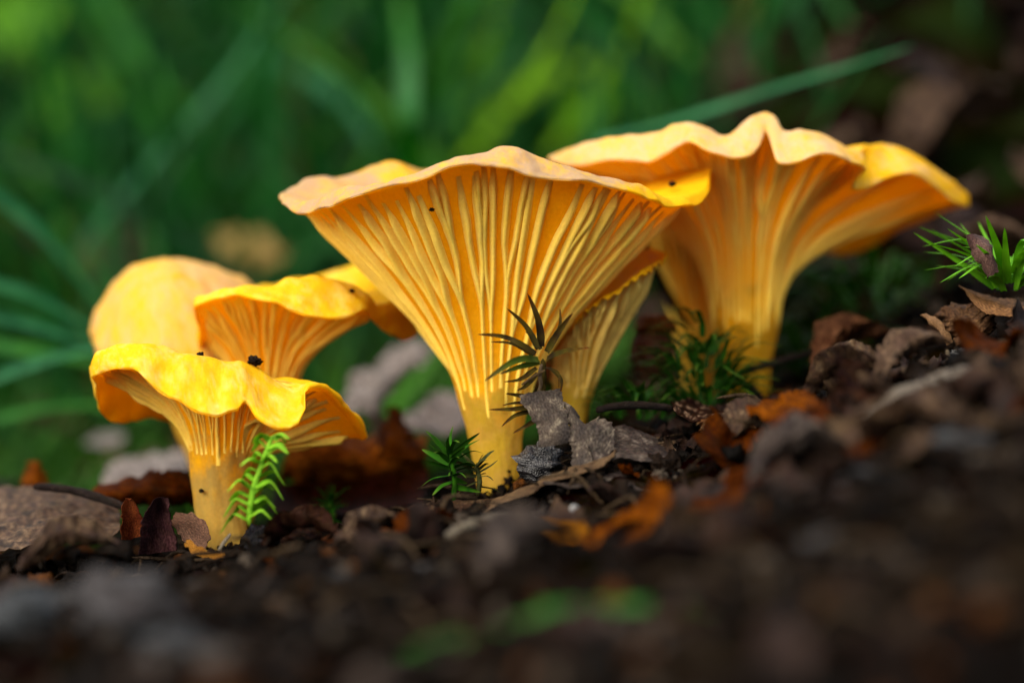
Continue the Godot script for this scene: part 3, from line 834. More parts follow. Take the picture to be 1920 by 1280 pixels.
	leaf("flat chocolate-brown leaf scrap against the left stem's foot", [[320, 980, 2, 322, 972, 0, 330, 962, -4], [340, 1010, 5, 352, 990, 2, 362, 965, -3], [365, 1030, 7, 378, 1010, 4, 388, 985, 0], [380, 1036, 8, 390, 1022, 6, 394, 1005, 3]],
		"dry_leaf", [Color(0.10, 0.055, 0.036), Color(0.17, 0.095, 0.06)], {"seed": 425.0, "along": 18, "across": 11})
	leaf("thin ochre leaf shred lying before the left stem's foot", [[345, 1022, 10, 348, 1018, 9, 350, 1012, 8], [378, 1044, 12, 382, 1038, 11, 386, 1032, 10], [420, 1052, 13, 422, 1046, 12, 424, 1040, 11]],
		"wet_leaf", [Color(0.26, 0.12, 0.02), Color(0.42, 0.20, 0.035)], {"seed": 445.0, "along": 14, "across": 9})
	# pale leaves in the background
	leaf("pale greyish dead leaf standing blurred between the middle mushrooms", [[630, 800, -120, 660, 780, -112, 700, 780, -116], [640, 740, -130, 690, 730, -120, 745, 720, -126], [700, 690, -140, 750, 680, -130, 800, 670, -134], [770, 650, -148, 800, 640, -140, 830, 640, -144]],
		"dry_leaf", PALE, {"seed": 465.0, "crinkle": 0.003, "ragged": 0.002})
	leaf("pale grey dead leaf lying blurred behind the tallest stem", [[740, 800, -105, 780, 770, -115, 820, 735, -130], [790, 812, -100, 830, 780, -112, 860, 745, -128], [850, 815, -98, 880, 790, -110, 910, 760, -124]],
		"dry_leaf", [Color(0.15, 0.13, 0.12), Color(0.24, 0.21, 0.195)], {"seed": 485.0, "crinkle": 0.002})
	leaf("pinkish tan dead leaf lying blurred behind the left stem", [[190, 905, -90, 200, 890, -105, 215, 870, -120], [260, 900, -88, 280, 878, -105, 290, 858, -122], [350, 890, -88, 355, 868, -105, 360, 850, -120]],
		"dry_leaf", PALE, {"seed": 505.0, "crinkle": 0.002})
	leaf("small pink-brown dead leaf blurred in the moss at the left", [[155, 832, -170, 165, 825, -180, 180, 815, -190], [185, 838, -168, 200, 825, -180, 205, 812, -192], [225, 832, -170, 230, 825, -178, 235, 815, -186]],
		"dry_leaf", PALE, {"seed": 525.0, "along": 14, "across": 9})
	leaf("yellowish dead leaf blurred in the grass above the left dome", [[385, 490, -330, 430, 500, -330, 470, 520, -330], [400, 450, -336, 470, 470, -330, 520, 490, -330], [450, 430, -340, 500, 450, -335, 540, 470, -335]],
		"dry_leaf", [Color(0.34, 0.24, 0.06), Color(0.50, 0.38, 0.13)], {"seed": 545.0, "crinkle": 0.004, "ragged": 0.003})
	# right edge
	leaf("ruined dark brown leaf at the right edge below the bright moss", [[1765, 580, -12, 1778, 578, -8, 1795, 572, -12], [1768, 605, -8, 1800, 600, -2, 1850, 570, -8], [1780, 632, -4, 1820, 620, 2, 1862, 590, -4], [1800, 648, 0, 1832, 636, 4, 1866, 620, -2]],
		"dry_leaf", [Color(0.07, 0.035, 0.015), Color(0.15, 0.08, 0.035)], {"seed": 565.0, "ragged": 0.0014, "crinkle": 0.0014})
	leaf("brown folded leaf with a sharp upper edge at the right edge", [[1800, 536, -10, 1806, 540, -4, 1812, 546, 0], [1850, 550, -10, 1850, 570, 0, 1846, 584, 4], [1900, 562, -10, 1898, 585, 2, 1890, 592, 6], [1950, 572, -10, 1950, 590, 2, 1950, 600, 6]],
		"dry_leaf", [Color(0.14, 0.065, 0.02), Color(0.26, 0.13, 0.05)], {"seed": 585.0})
	leaf("narrow purple-brown leaf stuck upright in the bright moss", [[1814, 440, 0, 1822, 440, 2, 1830, 444, 0], [1822, 470, 2, 1838, 462, 4, 1856, 455, 1], [1838, 490, 3, 1852, 482, 5, 1866, 490, 3], [1852, 520, 4, 1860, 516, 5, 1872, 510, 4]],
		"dry_leaf", [Color(0.06, 0.03, 0.026), Color(0.14, 0.08, 0.065)], {"seed": 605.0, "along": 18, "across": 9, "ragged": 0.0003})
	leaf("splintered thin brown leaf strip left of the ruined leaf", [[1728, 588, -6, 1732, 590, -5, 1736, 590, -6], [1752, 612, -2, 1758, 612, 0, 1764, 606, -2], [1778, 646, 2, 1782, 646, 3, 1788, 640, 2]],
		"dry_leaf", [Color(0.15, 0.08, 0.03), Color(0.26, 0.15, 0.07)], {"seed": 625.0, "along": 14, "across": 7, "ragged": 0.0002})
	leaf("long pale grey leaf edge blurred along the right slope", [[1590, 800, 60, 1592, 792, 58, 1596, 784, 56], [1680, 748, 62, 1684, 738, 60, 1688, 730, 57], [1780, 712, 62, 1784, 700, 60, 1786, 692, 57], [1862, 694, 60, 1864, 690, 59, 1866, 686, 58]],
		"dry_leaf", [Color(0.13, 0.115, 0.09), Color(0.2, 0.175, 0.14)], {"seed": 645.0})

func curled(label: String, px: float, py: float, z: float, long_: float, wide: float, yaw: float, tip: float, curl: float, mat: String, pal: Array, seed_: float) -> void:
	# a whole dead leaf: a bent midrib with both halves rolled up, resting on the soil
	var c := at(px, py, z)
	c.y = clampf(c.y, gh(c.x, c.z) + 0.0008, gh(c.x, c.z) + 0.006)
	var b := Basis(Vector3.UP, yaw) * Basis(Vector3(0, 0, 1), tip)
	var rows := []
	for j in 7:
		var t := j / 6.0
		var w := wide * 0.5 * pow(sin(PI * clampf(0.06 + t * 0.9, 0.0, 1.0)), 0.8) * (1.0 + 0.18 * noise_b.get_noise_2d(seed_, j * 20.0))
		var up := long_ * 0.22 * sin(t * 2.6) + 0.0012 * noise_b.get_noise_2d(seed_ + 9.0, j * 15.0)
		rows.append([c + b * Vector3((t - 0.5) * long_, up + curl * w * 1.2, -w), c + b * Vector3((t - 0.5) * long_, up, 0.0), c + b * Vector3((t - 0.5) * long_, up + curl * w * (0.8 + 0.4 * noise_a.get_noise_2d(seed_, 3.0)), w)])
	leaf(label, rows, mat, pal, {"seed": seed_, "ragged": 0.0010, "crinkle": 0.0011, "along": 40, "across": 19, "thick": 0.00014})

func build_curled_leaves() -> void:
	curled("dark curled oak-brown leaf lying just right of the mottled grey leaf", 1420, 850, 24, 0.015, 0.009, 0.5, 0.25, 0.7, "dry_leaf", BROWN, 701.0)
	curled("brown curled leaf on edge beyond the pale-rimmed orange leaf", 1590, 730, 20, 0.016, 0.010, -0.4, 0.3, 0.9, "dry_leaf", BROWN, 711.0)
	curled("dark leaf with rolled sides between the orange leaf and the long pale edge", 1640, 790, 44, 0.017, 0.010, 0.9, 0.2, 0.8, "wet_leaf", DARKLEAF, 721.0)
	curled("tan-brown curled leaf just above the long pale leaf edge", 1720, 700, 36, 0.015, 0.009, 0.2, 0.35, 0.7, "dry_leaf", TANLEAF, 731.0)
	curled("rust-brown curled leaf at the right edge below the charred bark sliver", 1860, 730, 40, 0.018, 0.011, 1.2, 0.2, 0.8, "wet_leaf", RUST, 741.0)
	curled("grey-brown rolled leaf in the middle of the near right slope", 1500, 880, 76, 0.016, 0.010, 0.1, 0.3, 0.9, "dry_leaf", GREYDARK, 751.0)
	curled("brown rolled leaf right of it on the near right slope", 1700, 860, 84, 0.017, 0.011, -0.7, 0.25, 0.8, "dry_leaf", BROWN, 761.0)
	curled("dark rolled leaf in the hollow just below the near orange leaf tip", 1190, 1075, 70, 0.014, 0.009, -0.3, 0.2, 0.8, "wet_leaf", DARKLEAF, 771.0)
	curled("brown curled leaf half under the glossy root", 700, 1050, 36, 0.016, 0.009, 0.3, 0.15, 0.7, "dry_leaf", BROWN, 781.0)
	curled("rust-orange curled leaf below the glossy root's right end", 800, 1040, 40, 0.013, 0.007, 0.7, 0.2, 0.6, "wet_leaf", RUST, 791.0)
	curled("dark leaf with upturned sides between the root and the left stem", 560, 1050, 26, 0.015, 0.009, -0.5, 0.15, 0.8, "wet_leaf", DARKLEAF, 801.0)
	curled("brown leaf rolled lengthwise before the big tan mottled leaf", 130, 1060, 40, 0.017, 0.009, 0.2, 0.1, 0.9, "dry_leaf", BROWN, 811.0)
	curled("grey-brown curled leaf at the bottom of the near centre", 1000, 1160, 110, 0.018, 0.011, 0.6, 0.2, 0.8, "dry_leaf", GREYDARK, 821.0)
	curled("dark brown curled leaf on the shaded soil right of the broad stem", 1600, 640, -40, 0.018, 0.012, 0.3, 0.35, 0.8, "wet_leaf", [Color(0.06, 0.025, 0.012), Color(0.13, 0.06, 0.03)], 831.0)
	curled("tan curled leaf above the ruined leaf on the right bank", 1850, 400, -90, 0.024, 0.015, -0.3, 0.4, 0.8, "dry_leaf", TANLEAF, 841.0)
	curled("large brown curled leaf on the bank at the upper right", 1800, 210, -220, 0.040, 0.026, 0.5, 0.4, 0.7, "dry_leaf", BROWN, 851.0)

func build_sticks() -> void:
	var list := [
		["twig", "dark thin twig lying behind the grey leaves", [[1118, 770, 0], [1150, 762, -2], [1210, 760, -6], [1262, 766, -10]], [0.0006, 0.0008, 0.0007], TWIG],
		["twig", "dark thin twig slanting behind the small cup-shaped mushroom", [[1196, 430, -70], [1225, 500, -76], [1262, 570, -84], [1290, 610, -90]], [0.0009, 0.0011, 0.001], TWIG],
		["twig", "dark twig crossing the foot of the broad right stem", [[1360, 712, -42], [1400, 696, -40], [1450, 680, -42], [1560, 650, -60]], [0.0007, 0.0008, 0.0007], TWIG],
		["twig", "dark root bending down before the broad right stem", [[1370, 712, -40], [1400, 722, -38], [1425, 745, -36], [1440, 770, -36]], [0.0009, 0.001, 0.0008], TWIG],
		["twig", "long dark twig lying on the soil at the left edge", [[60, 912, -20], [130, 918, -18], [200, 938, -14], [260, 962, -10]], [0.0007, 0.0009, 0.0006], TWIG],
		["twig", "pale grey twig arching in the near centre, out of focus", [[790, 1050, 50], [840, 1010, 50], [910, 975, 48], [990, 968, 46], [1040, 990, 50]], [0.0008, 0.0012, 0.0011, 0.0007], [Color(0.14, 0.125, 0.09), Color(0.22, 0.2, 0.155)]],
		["root", "glossy reddish brown root lying on the soil below the bark-like leaf", [[598, 1024, 20], [650, 1010, 22], [740, 998, 20], [830, 990, 16], [900, 984, 12]], [0.0011, 0.0018, 0.002, 0.0017, 0.001], [Color(0.10, 0.03, 0.012), Color(0.22, 0.085, 0.03)]],
		["root", "amber upper strand of the wet root, split off along its top", [[655, 1002, 17], [720, 990, 17], [790, 984, 15], [860, 980, 11]], [0.0007, 0.0012, 0.0012, 0.0007], [Color(0.22, 0.10, 0.03), Color(0.36, 0.20, 0.08)]],
		["twig", "dark twig end lying on the right slope under the ruined leaf", [[1700, 720, 20], [1760, 690, 16], [1840, 660, 10], [1920, 640, 4]], [0.0008, 0.001, 0.0009], TWIG],
		["plant_fibre", "short whitish needle stuck in the soil before the left stem", [[410, 1032, 14], [420, 1016, 14], [432, 1000, 13]], [0.0003, 0.0004, 0.0002], [Color(0.5, 0.45, 0.32), Color(0.6, 0.55, 0.42)]],
		["plant_fibre", "pale hooked fibre rising from the top of the upright grey leaf", [[1008, 740, 6], [1014, 720, 7], [1012, 700, 8], [1016, 682, 8]], [0.0003, 0.0004, 0.0003], [Color(0.26, 0.19, 0.11), Color(0.4, 0.3, 0.18)]],
		["plant_fibre", "thin tan stalk crossing the dark star moss", [[978, 722, 8], [1000, 706, 9], [1022, 694, 8]], [0.0002, 0.00025, 0.0002], [Color(0.26, 0.17, 0.07), Color(0.36, 0.25, 0.12)]],
		["plant_fibre", "short pale stub standing at the right edge below the ruined leaf", [[1780, 690, 14], [1778, 672, 14], [1777, 656, 13]], [0.0006, 0.0005, 0.0003], [Color(0.22, 0.17, 0.10), Color(0.32, 0.26, 0.17)]],
	]
	for k in list.size():
		var e: Array = list[k]
		var pts := []
		for q in e[2]: pts.append(at(q[0], q[1], q[2]))
		var cat: String = e[0].replace("_", " ")
		single(e[0], tube(pts, e[3], {"pal": e[4], "seed": k * 13.0, "rough": 0.16, "along": 30}), M.bark if e[0] != "root" else M.wet_leaf, pts[pts.size() / 2], e[1], "fibre" if cat == "plant fibre" else cat)

func put_lump(called: String, label: String, category: String, where: Vector3, size: Vector3, pal: Array, mat: String, seed_: float, jag := false, group := "", rough := 0.5) -> MeshInstance3D:
	var g := lump(size, seed_, pal, rough, jag)
	for k in g.v.size(): g.v[k] += where
	return single(called, g, M[mat], where, label, category, group)

func build_lumps() -> void:
	put_lump("charcoal", "black angular charcoal lump at the foot of the tallest stem", "charcoal", at(1012, 870, 0), Vector3(0.0050, 0.0042, 0.0035), BLACK, "charcoal", 3.0, true, "", 0.55)
	put_lump("charcoal", "black charred bark sliver at the right edge under the ruined leaf", "charcoal", at(1828, 664, 6), Vector3(0.0050, 0.0016, 0.0025), BLACK, "charcoal", 13.0, true)
	put_lump("bud", "small dark hairy bud lying left of the glossy root", "bud", at(568, 1010, 14), Vector3(0.0034, 0.0019, 0.002), DARKLEAF, "crumb", 23.0)
	put_lump("soil_clod", "round black soil clod right of the left stem's foot", "clod", at(488, 1018, 10), Vector3(0.0034, 0.0030, 0.003), BLACK, "crumb", 33.0)
	put_lump("acorn", "reddish brown shrivelled acorn behind the small moss clump", "acorn", at(1222, 665, -52), Vector3(0.0044, 0.0056, 0.0044), [Color(0.09, 0.03, 0.018), Color(0.19, 0.075, 0.05)], "wet_leaf", 43.0, false, "", 0.18)
	put_lump("acorn_cup", "orange-brown hollow acorn cup on top of the shrivelled acorn", "acorn cup", at(1228, 612, -52), Vector3(0.0042, 0.0026, 0.004), [Color(0.16, 0.05, 0.012), Color(0.28, 0.10, 0.025)], "crumb", 53.0, false, "", 0.3)
	put_lump("pebble", "bluish white pebble blurred in the near centre", "pebble", at(905, 1072, 62), Vector3(0.0013, 0.0028, 0.0014), [Color(0.34, 0.38, 0.42), Color(0.5, 0.54, 0.58)], "crumb", 63.0, false, "", 0.2)
	put_lump("pebble", "tiny pale pebble beside the bluish white one", "pebble", at(862, 1074, 55), Vector3(0.0013, 0.0011, 0.001), [Color(0.36, 0.33, 0.28), Color(0.46, 0.42, 0.36)], "crumb", 73.0, false, "", 0.2)
	put_lump("pebble", "small grey pebble below the glossy root", "pebble", at(772, 1065, 40), Vector3(0.0020, 0.0011, 0.0012), [Color(0.30, 0.32, 0.33), Color(0.42, 0.44, 0.45)], "crumb", 83.0, false, "", 0.25)
	put_lump("pebble", "tiny white pebble on the hollow's edge under the ochre leaf", "pebble", at(1076, 954, 40), Vector3(0.0009, 0.0007, 0.0008), [Color(0.42, 0.44, 0.46), Color(0.56, 0.58, 0.6)], "crumb", 93.0, false, "", 0.2)
	put_lump("pebble", "tiny cream pebble on the soil under the small dark bud", "pebble", at(592, 1090, 34), Vector3(0.0011, 0.0009, 0.0009), [Color(0.36, 0.28, 0.16), Color(0.5, 0.4, 0.26)], "crumb", 103.0, false, "", 0.25)
	put_lump("bark_chunk", "large grey weathered bark chunk blurred at the lower left", "bark", at(230, 1140, 120), Vector3(0.0075, 0.0050, 0.005), [Color(0.04, 0.038, 0.04), Color(0.12, 0.12, 0.13)], "crumb", 113.0, false, "", 0.55)
	put_lump("bark_chunk", "bluish grey bark chunk blurred at the left edge of the foreground", "bark", at(40, 1150, 125), Vector3(0.0048, 0.0036, 0.004), [Color(0.045, 0.052, 0.06), Color(0.12, 0.135, 0.15)], "crumb", 123.0, false, "", 0.5)
	var chips := [["dark wet bark chip left of the large grey bark chunk", 120, 1085, 100, 3.2, 0], ["black soil clod under the large grey bark chunk", 330, 1215, 150, 4.2, 1], ["brown bark chip right of the large grey bark chunk", 380, 1100, 90, 2.4, 2], ["small ochre wood chip low in the near litter, left of centre", 520, 1150, 110, 1.5, 3],
		["dark clod below the tiny cream pebble", 640, 1130, 90, 2.4, 1], ["long black bark chip left of the bluish white pebble", 800, 1110, 80, 2.6, 0], ["grey-brown bark chip at the bottom edge, left of centre", 420, 1260, 170, 3.6, 2], ["pale brown wood chip near the bottom edge, in the centre", 760, 1250, 170, 2.6, 4],
		["dark clod right of the near orange leaf tip", 1330, 1050, 90, 2.8, 1], ["pinkish brown wood chip on the near right slope", 1340, 930, 90, 1.6, 4], ["black bark chip below the long pale leaf edge", 1620, 900, 100, 3.2, 0], ["tan wood chip on the near right slope", 1530, 960, 110, 2.4, 4],
		["rust-brown bark chip in the near litter right of centre", 1345, 1085, 120, 1.6, 3], ["dark clod at the right edge of the near slope", 1800, 860, 110, 3.4, 1], ["brown bark chip near the lower right corner", 1690, 1180, 160, 3.0, 2], ["black bark chip on the near right slope below the tan chip", 1560, 1080, 140, 3.4, 0], ["grey bark chip high on the near right slope", 1730, 780, 80, 1.8, 5], ["whitish grit grain on the near right slope", 1370, 960, 84, 0.9, 5]]
	var chip_pal := [[Color(0.012, 0.011, 0.012), Color(0.05, 0.048, 0.052)], BLACK, [Color(0.02, 0.013, 0.009), Color(0.075, 0.048, 0.03)], [Color(0.08, 0.035, 0.008), Color(0.18, 0.085, 0.02)], [Color(0.08, 0.055, 0.04), Color(0.19, 0.14, 0.105)], [Color(0.10, 0.10, 0.105), Color(0.26, 0.26, 0.27)]]
	for k in chips.size():
		var e: Array = chips[k]
		var p := at(e[1], e[2], e[3])
		p.y = maxf(minf(p.y, gh(p.x, p.z) + 0.004), gh(p.x, p.z) + 0.0004)
		put_lump("bark_chip", e[0], "chip", p, Vector3(1.25, 0.55, 0.8) * e[4] * 0.001, chip_pal[e[5]], "wet_chip", 500.0 + k * 11.0, k % 2 == 0, "chips and clods in the near litter", 0.6)
	# grit on the caps
	var grit := [["black soil crumb on the fold of the left yellow cap", 477, 676, -3, 0.0011], ["tiny dark crumb on the crest of the left yellow cap", 375, 664, 0, 0.0005], ["small black crumb in the hollow of the left yellow cap", 538, 713, -8, 0.0006],
		["small dark speck under the peak of the broad right cap", 1449, 241, -32, 0.0006], ["dark speck on the gills below the tallest cap's rim", 809, 393, 6, 0.0004], ["brown speck on the raised lip of the left middle cap", 660, 545, -19, 0.0004],
		["dark speck on the plain foot of the left stem", 377, 920, -8, 0.0004], ["thin brown chip on the yellow right lobe of the tallest cap", 1261, 345, -24, 0.0006]]
	for k in grit.size():
		var e: Array = grit[k]
		put_lump("soil_crumb", e[0], "crumb", at(e[1], e[2], e[3]), Vector3(1.2, 0.8, 1.0) * e[4], [Color(0.010, 0.007, 0.006), Color(0.045, 0.030, 0.020)], "crumb", 200.0 + k * 9.0, false, "grit on the mushrooms", 0.7)

func moss_leaf(o: Node3D, base: Vector3, dir: Vector3, len_: float, width: float, bend: Vector3, pal: Array, mat: String, seed_: float, called := "leaf", parent_part: Node3D = null) -> void:
	var tip := base + dir * len_ * 0.9 + bend
	var mid := base + dir * len_ * 0.55 + bend * 0.12
	var side := dir.cross(bend.normalized() if bend.length() > 1e-6 else Vector3.UP)
	if side.length() < 0.05: side = dir.cross(Vector3(0.3, 0.2, 1.0))
	var g := blade([base, mid, tip], width, side.normalized(), pal, {"along": 9, "seed": seed_})
	part(called, g, M[mat], o)

func star_moss(label: String, foot: Vector3, head: Vector3, count: int, len_: float, width: float, pal: Array, mat: String, seed_: int, group := "") -> void:
	rng.seed = seed_
	var o := thing("moss_sprig", label, "moss", foot, group)
	part("stem", tube([foot, foot.lerp(head, 0.5) + Vector3(0.0006, 0, 0.0004), head], [0.0005, 0.0005, 0.0004], {"pal": [pal[0], pal[1]], "along": 12, "around": 7}), M[mat], o)
	for k in count:
		var h := pow(float(k) / count, 0.6)
		var a := k * 2.4 + rng.randf_range(-0.4, 0.4)
		var lift := lerpf(-0.35, 0.95, h) + rng.randf_range(-0.25, 0.25)
		var d := Vector3(cos(a), lift, sin(a) * 0.9).normalized()
		var l := len_ * rng.randf_range(0.75, 1.15) * lerpf(0.85, 1.0, h)
		var b := foot.lerp(head, lerpf(0.35, 1.0, h))
		moss_leaf(o, b, d, l, width * rng.randf_range(0.8, 1.15), Vector3(rng.randf_range(-0.1, 0.1), rng.randf_range(-0.30, 0.06), rng.randf_range(-0.1, 0.1)) * l, pal, mat, k * 3.0)

func build_moss() -> void:
	# dark dying star moss before the middle stem, its big leaves where the photograph shows them
	rng.seed = 77
	var dk := [Color(0.013, 0.009, 0.004), Color(0.045, 0.034, 0.009), Color(0.045, 0.016, 0.005)]
	var foot := at(1010, 760, 2)
	var o := thing("moss_sprig", "withered dark star-shaped moss sprig before the gills of the tallest mushroom", "moss", foot)
	part("stem", tube([foot, at(1018, 720, 3), at(1018, 672, 4)], [0.0007, 0.0007, 0.0005], {"pal": [dk[0], dk[1]], "along": 12, "around": 7}), M.dark_moss, o)
	var big := [
		[1004, 664, 8, 950, 634, 10, 895, 627, 12, 11], [1008, 655, 6, 985, 612, 6, 950, 578, 8, 11], [1014, 650, 4, 1008, 600, 5, 989, 550, 7, 13], [1026, 660, 6, 1050, 620, 8, 1074, 587, 12, 12],
		[1026, 674, 8, 1060, 660, 12, 1107, 652, 16, 12], [1010, 676, 10, 965, 678, 14, 908, 715, 18, 14], [1012, 680, 10, 970, 690, 12, 936, 702, 14, 10], [1000, 668, 7, 960, 645, 8, 920, 641, 9, 7],
		[1040, 640, 2, 1050, 610, 0, 1050, 578, -2, 7], [1006, 690, 6, 975, 712, 8, 945, 716, 10, 8], [1030, 690, 4, 1052, 712, 5, 1050, 740, 6, 7], [1008, 700, 5, 985, 725, 6, 970, 732, 8, 8], [1022, 690, 6, 1046, 700, 8, 1048, 728, 9, 6],
		[1004, 748, 4, 970, 742, 6, 948, 738, 8, 9], [998, 764, 4, 960, 768, 6, 916, 768, 7, 9], [998, 772, 4, 965, 780, 6, 940, 800, 8, 8], [1000, 756, 4, 966, 756, 5, 942, 760, 6, 6], [1002, 790, 4, 985, 800, 6, 962, 812, 7, 8], [1014, 655, 2, 996, 630, 1, 985, 622, 0, 8]]
	for k in big.size():
		var b: Array = big[k]
		var pts := [at(b[0], b[1], b[2]), at(b[3], b[4], b[5]), at(b[6], b[7], b[8])]
		var d: Vector3 = (pts[2] - pts[0]).normalized()
		part("leaf", blade(pts, b[9] * 0.00015, d.cross(Vector3(0.15, 0.5, 0.85)).normalized(), dk if k != 5 and k != 6 else [Color(0.012, 0.022, 0.005), Color(0.04, 0.055, 0.01), Color(0.04, 0.02, 0.008)], {"along": 11, "seed": k * 7.0, "fold": 0.5}), M.dark_moss, o)
	star_moss("dark green star-shaped moss sprig at the left foot of the tallest stem", at(850, 945, 0), at(842, 846, 2), 26, 0.0078, 0.0013, [Color(0.010, 0.038, 0.004), Color(0.022, 0.082, 0.007), Color(0.045, 0.07, 0.012)], "dark_moss", 5)
	star_moss("small withered moss sprig right beside the dark green one", at(895, 930, -2), at(892, 872, -2), 14, 0.0060, 0.0011, [Color(0.018, 0.022, 0.008), Color(0.045, 0.05, 0.018)], "dark_moss", 6)
	star_moss("faint dark green moss sprig on the shaded soil left of centre", at(620, 985, -30), at(617, 935, -30), 16, 0.0060, 0.0013, [Color(0.010, 0.038, 0.004), Color(0.022, 0.082, 0.007), Color(0.045, 0.07, 0.012)], "dark_moss", 9)
	# bright feathery sprig by the left stem
	rng.seed = 90
	var bg := [Color(0.10, 0.26, 0.012), Color(0.22, 0.46, 0.03)]
	foot = at(466, 985, 22)
	o = thing("moss_sprig", "bright green feathery moss sprig right before the left stem", "moss", foot)
	var spine := [foot, at(472, 930, 22), at(492, 865, 22), at(512, 815, 22)]
	part("stem", tube(spine, [0.0005, 0.0006, 0.0005, 0.0003], {"pal": bg, "along": 16, "around": 7}), M.moss, o)
	for k in 24:
		var t := 0.10 + 0.90 * (k + rng.randf_range(-0.3, 0.3)) / 23.0
		var b := curve_at(spine, t)
		var sd := -1.0 if k % 2 == 0 else 1.0
		var d := Vector3(sd * rng.randf_range(0.6, 1.0), rng.randf_range(0.35, 0.9), rng.randf_range(-0.7, 0.7)).normalized()
		var l := rng.randf_range(0.0052, 0.0076) * (1.0 - 0.4 * t)
		moss_leaf(o, b, d, l, 0.0042 * (1.0 - 0.3 * t) * rng.randf_range(0.7, 1.1), Vector3(sd * 0.10, -rng.randf_range(0.45, 1.0), rng.randf_range(-0.2, 0.3)) * l, bg, "moss", k * 5.0)
	# dark moss clumps of long curved leaves behind the grey leaves and by the right stem
	hair_moss("dark green moss clump of curled leaves left of the broad stem", at(1322, 768, -32), 170, 0.0085, 0.0013, [Color(0.010, 0.038, 0.004), Color(0.022, 0.082, 0.007), Color(0.045, 0.07, 0.012)], "moss", 31, 0.0085, 0.020)
	hair_moss("deep shaded moss clump between acorn and curled leaf", at(1205, 790, -28), 70, 0.0075, 0.0012, [Color(0.010, 0.038, 0.004), Color(0.022, 0.082, 0.007), Color(0.045, 0.07, 0.012)], "moss", 32, 0.0075, 0.008)
	hair_moss("bright green moss tuft with long curling leaves at the right edge", at(1892, 545, -6), 46, 0.0135, 0.0019, [Color(0.035, 0.13, 0.005), Color(0.10, 0.29, 0.012)], "moss", 33, 0.0028, 0.006, -0.75, 0.25)
	hair_moss("dull olive moss clump under the broad cap's right lobe", at(1640, 590, -110), 90, 0.012, 0.0017, [Color(0.010, 0.038, 0.004), Color(0.022, 0.082, 0.007), Color(0.045, 0.07, 0.012)], "moss", 34, 0.014, 0.014)
	hair_moss("dark moss clump right of the broad stem", at(1540, 710, -85), 90, 0.012, 0.0016, [Color(0.010, 0.038, 0.004), Color(0.022, 0.082, 0.007), Color(0.045, 0.07, 0.012)], "moss", 35, 0.011, 0.016)

func hair_moss(label: String, foot: Vector3, count: int, len_: float, width: float, pal: Array, mat: String, seed_: int, spread: float, tall: float, low := -0.6, high := -0.1) -> void:
	rng.seed = seed_
	var o := thing("moss_clump", label, "moss", foot)
	for k in count:
		var a := rng.randf() * TAU
		var r := sqrt(rng.randf()) * spread
		var b := foot + Vector3(cos(a) * r, rng.randf() * tall * (1.0 - 0.5 * r / spread), sin(a) * r * 0.8)
		var out := rng.randf_range(0.3, 1.5)
		var d := Vector3(cos(a) * out, 1.0, sin(a) * out).normalized()
		var l := len_ * rng.randf_range(0.6, 1.1)
		moss_leaf(o, b, d, l, width * rng.randf_range(0.8, 1.2), Vector3(cos(a) * 0.45, rng.randf_range(low, high), sin(a) * 0.45 + 0.1) * l, pal, mat, k * 3.0)

# ------------------------------------------------------------------ grass and scattered litter

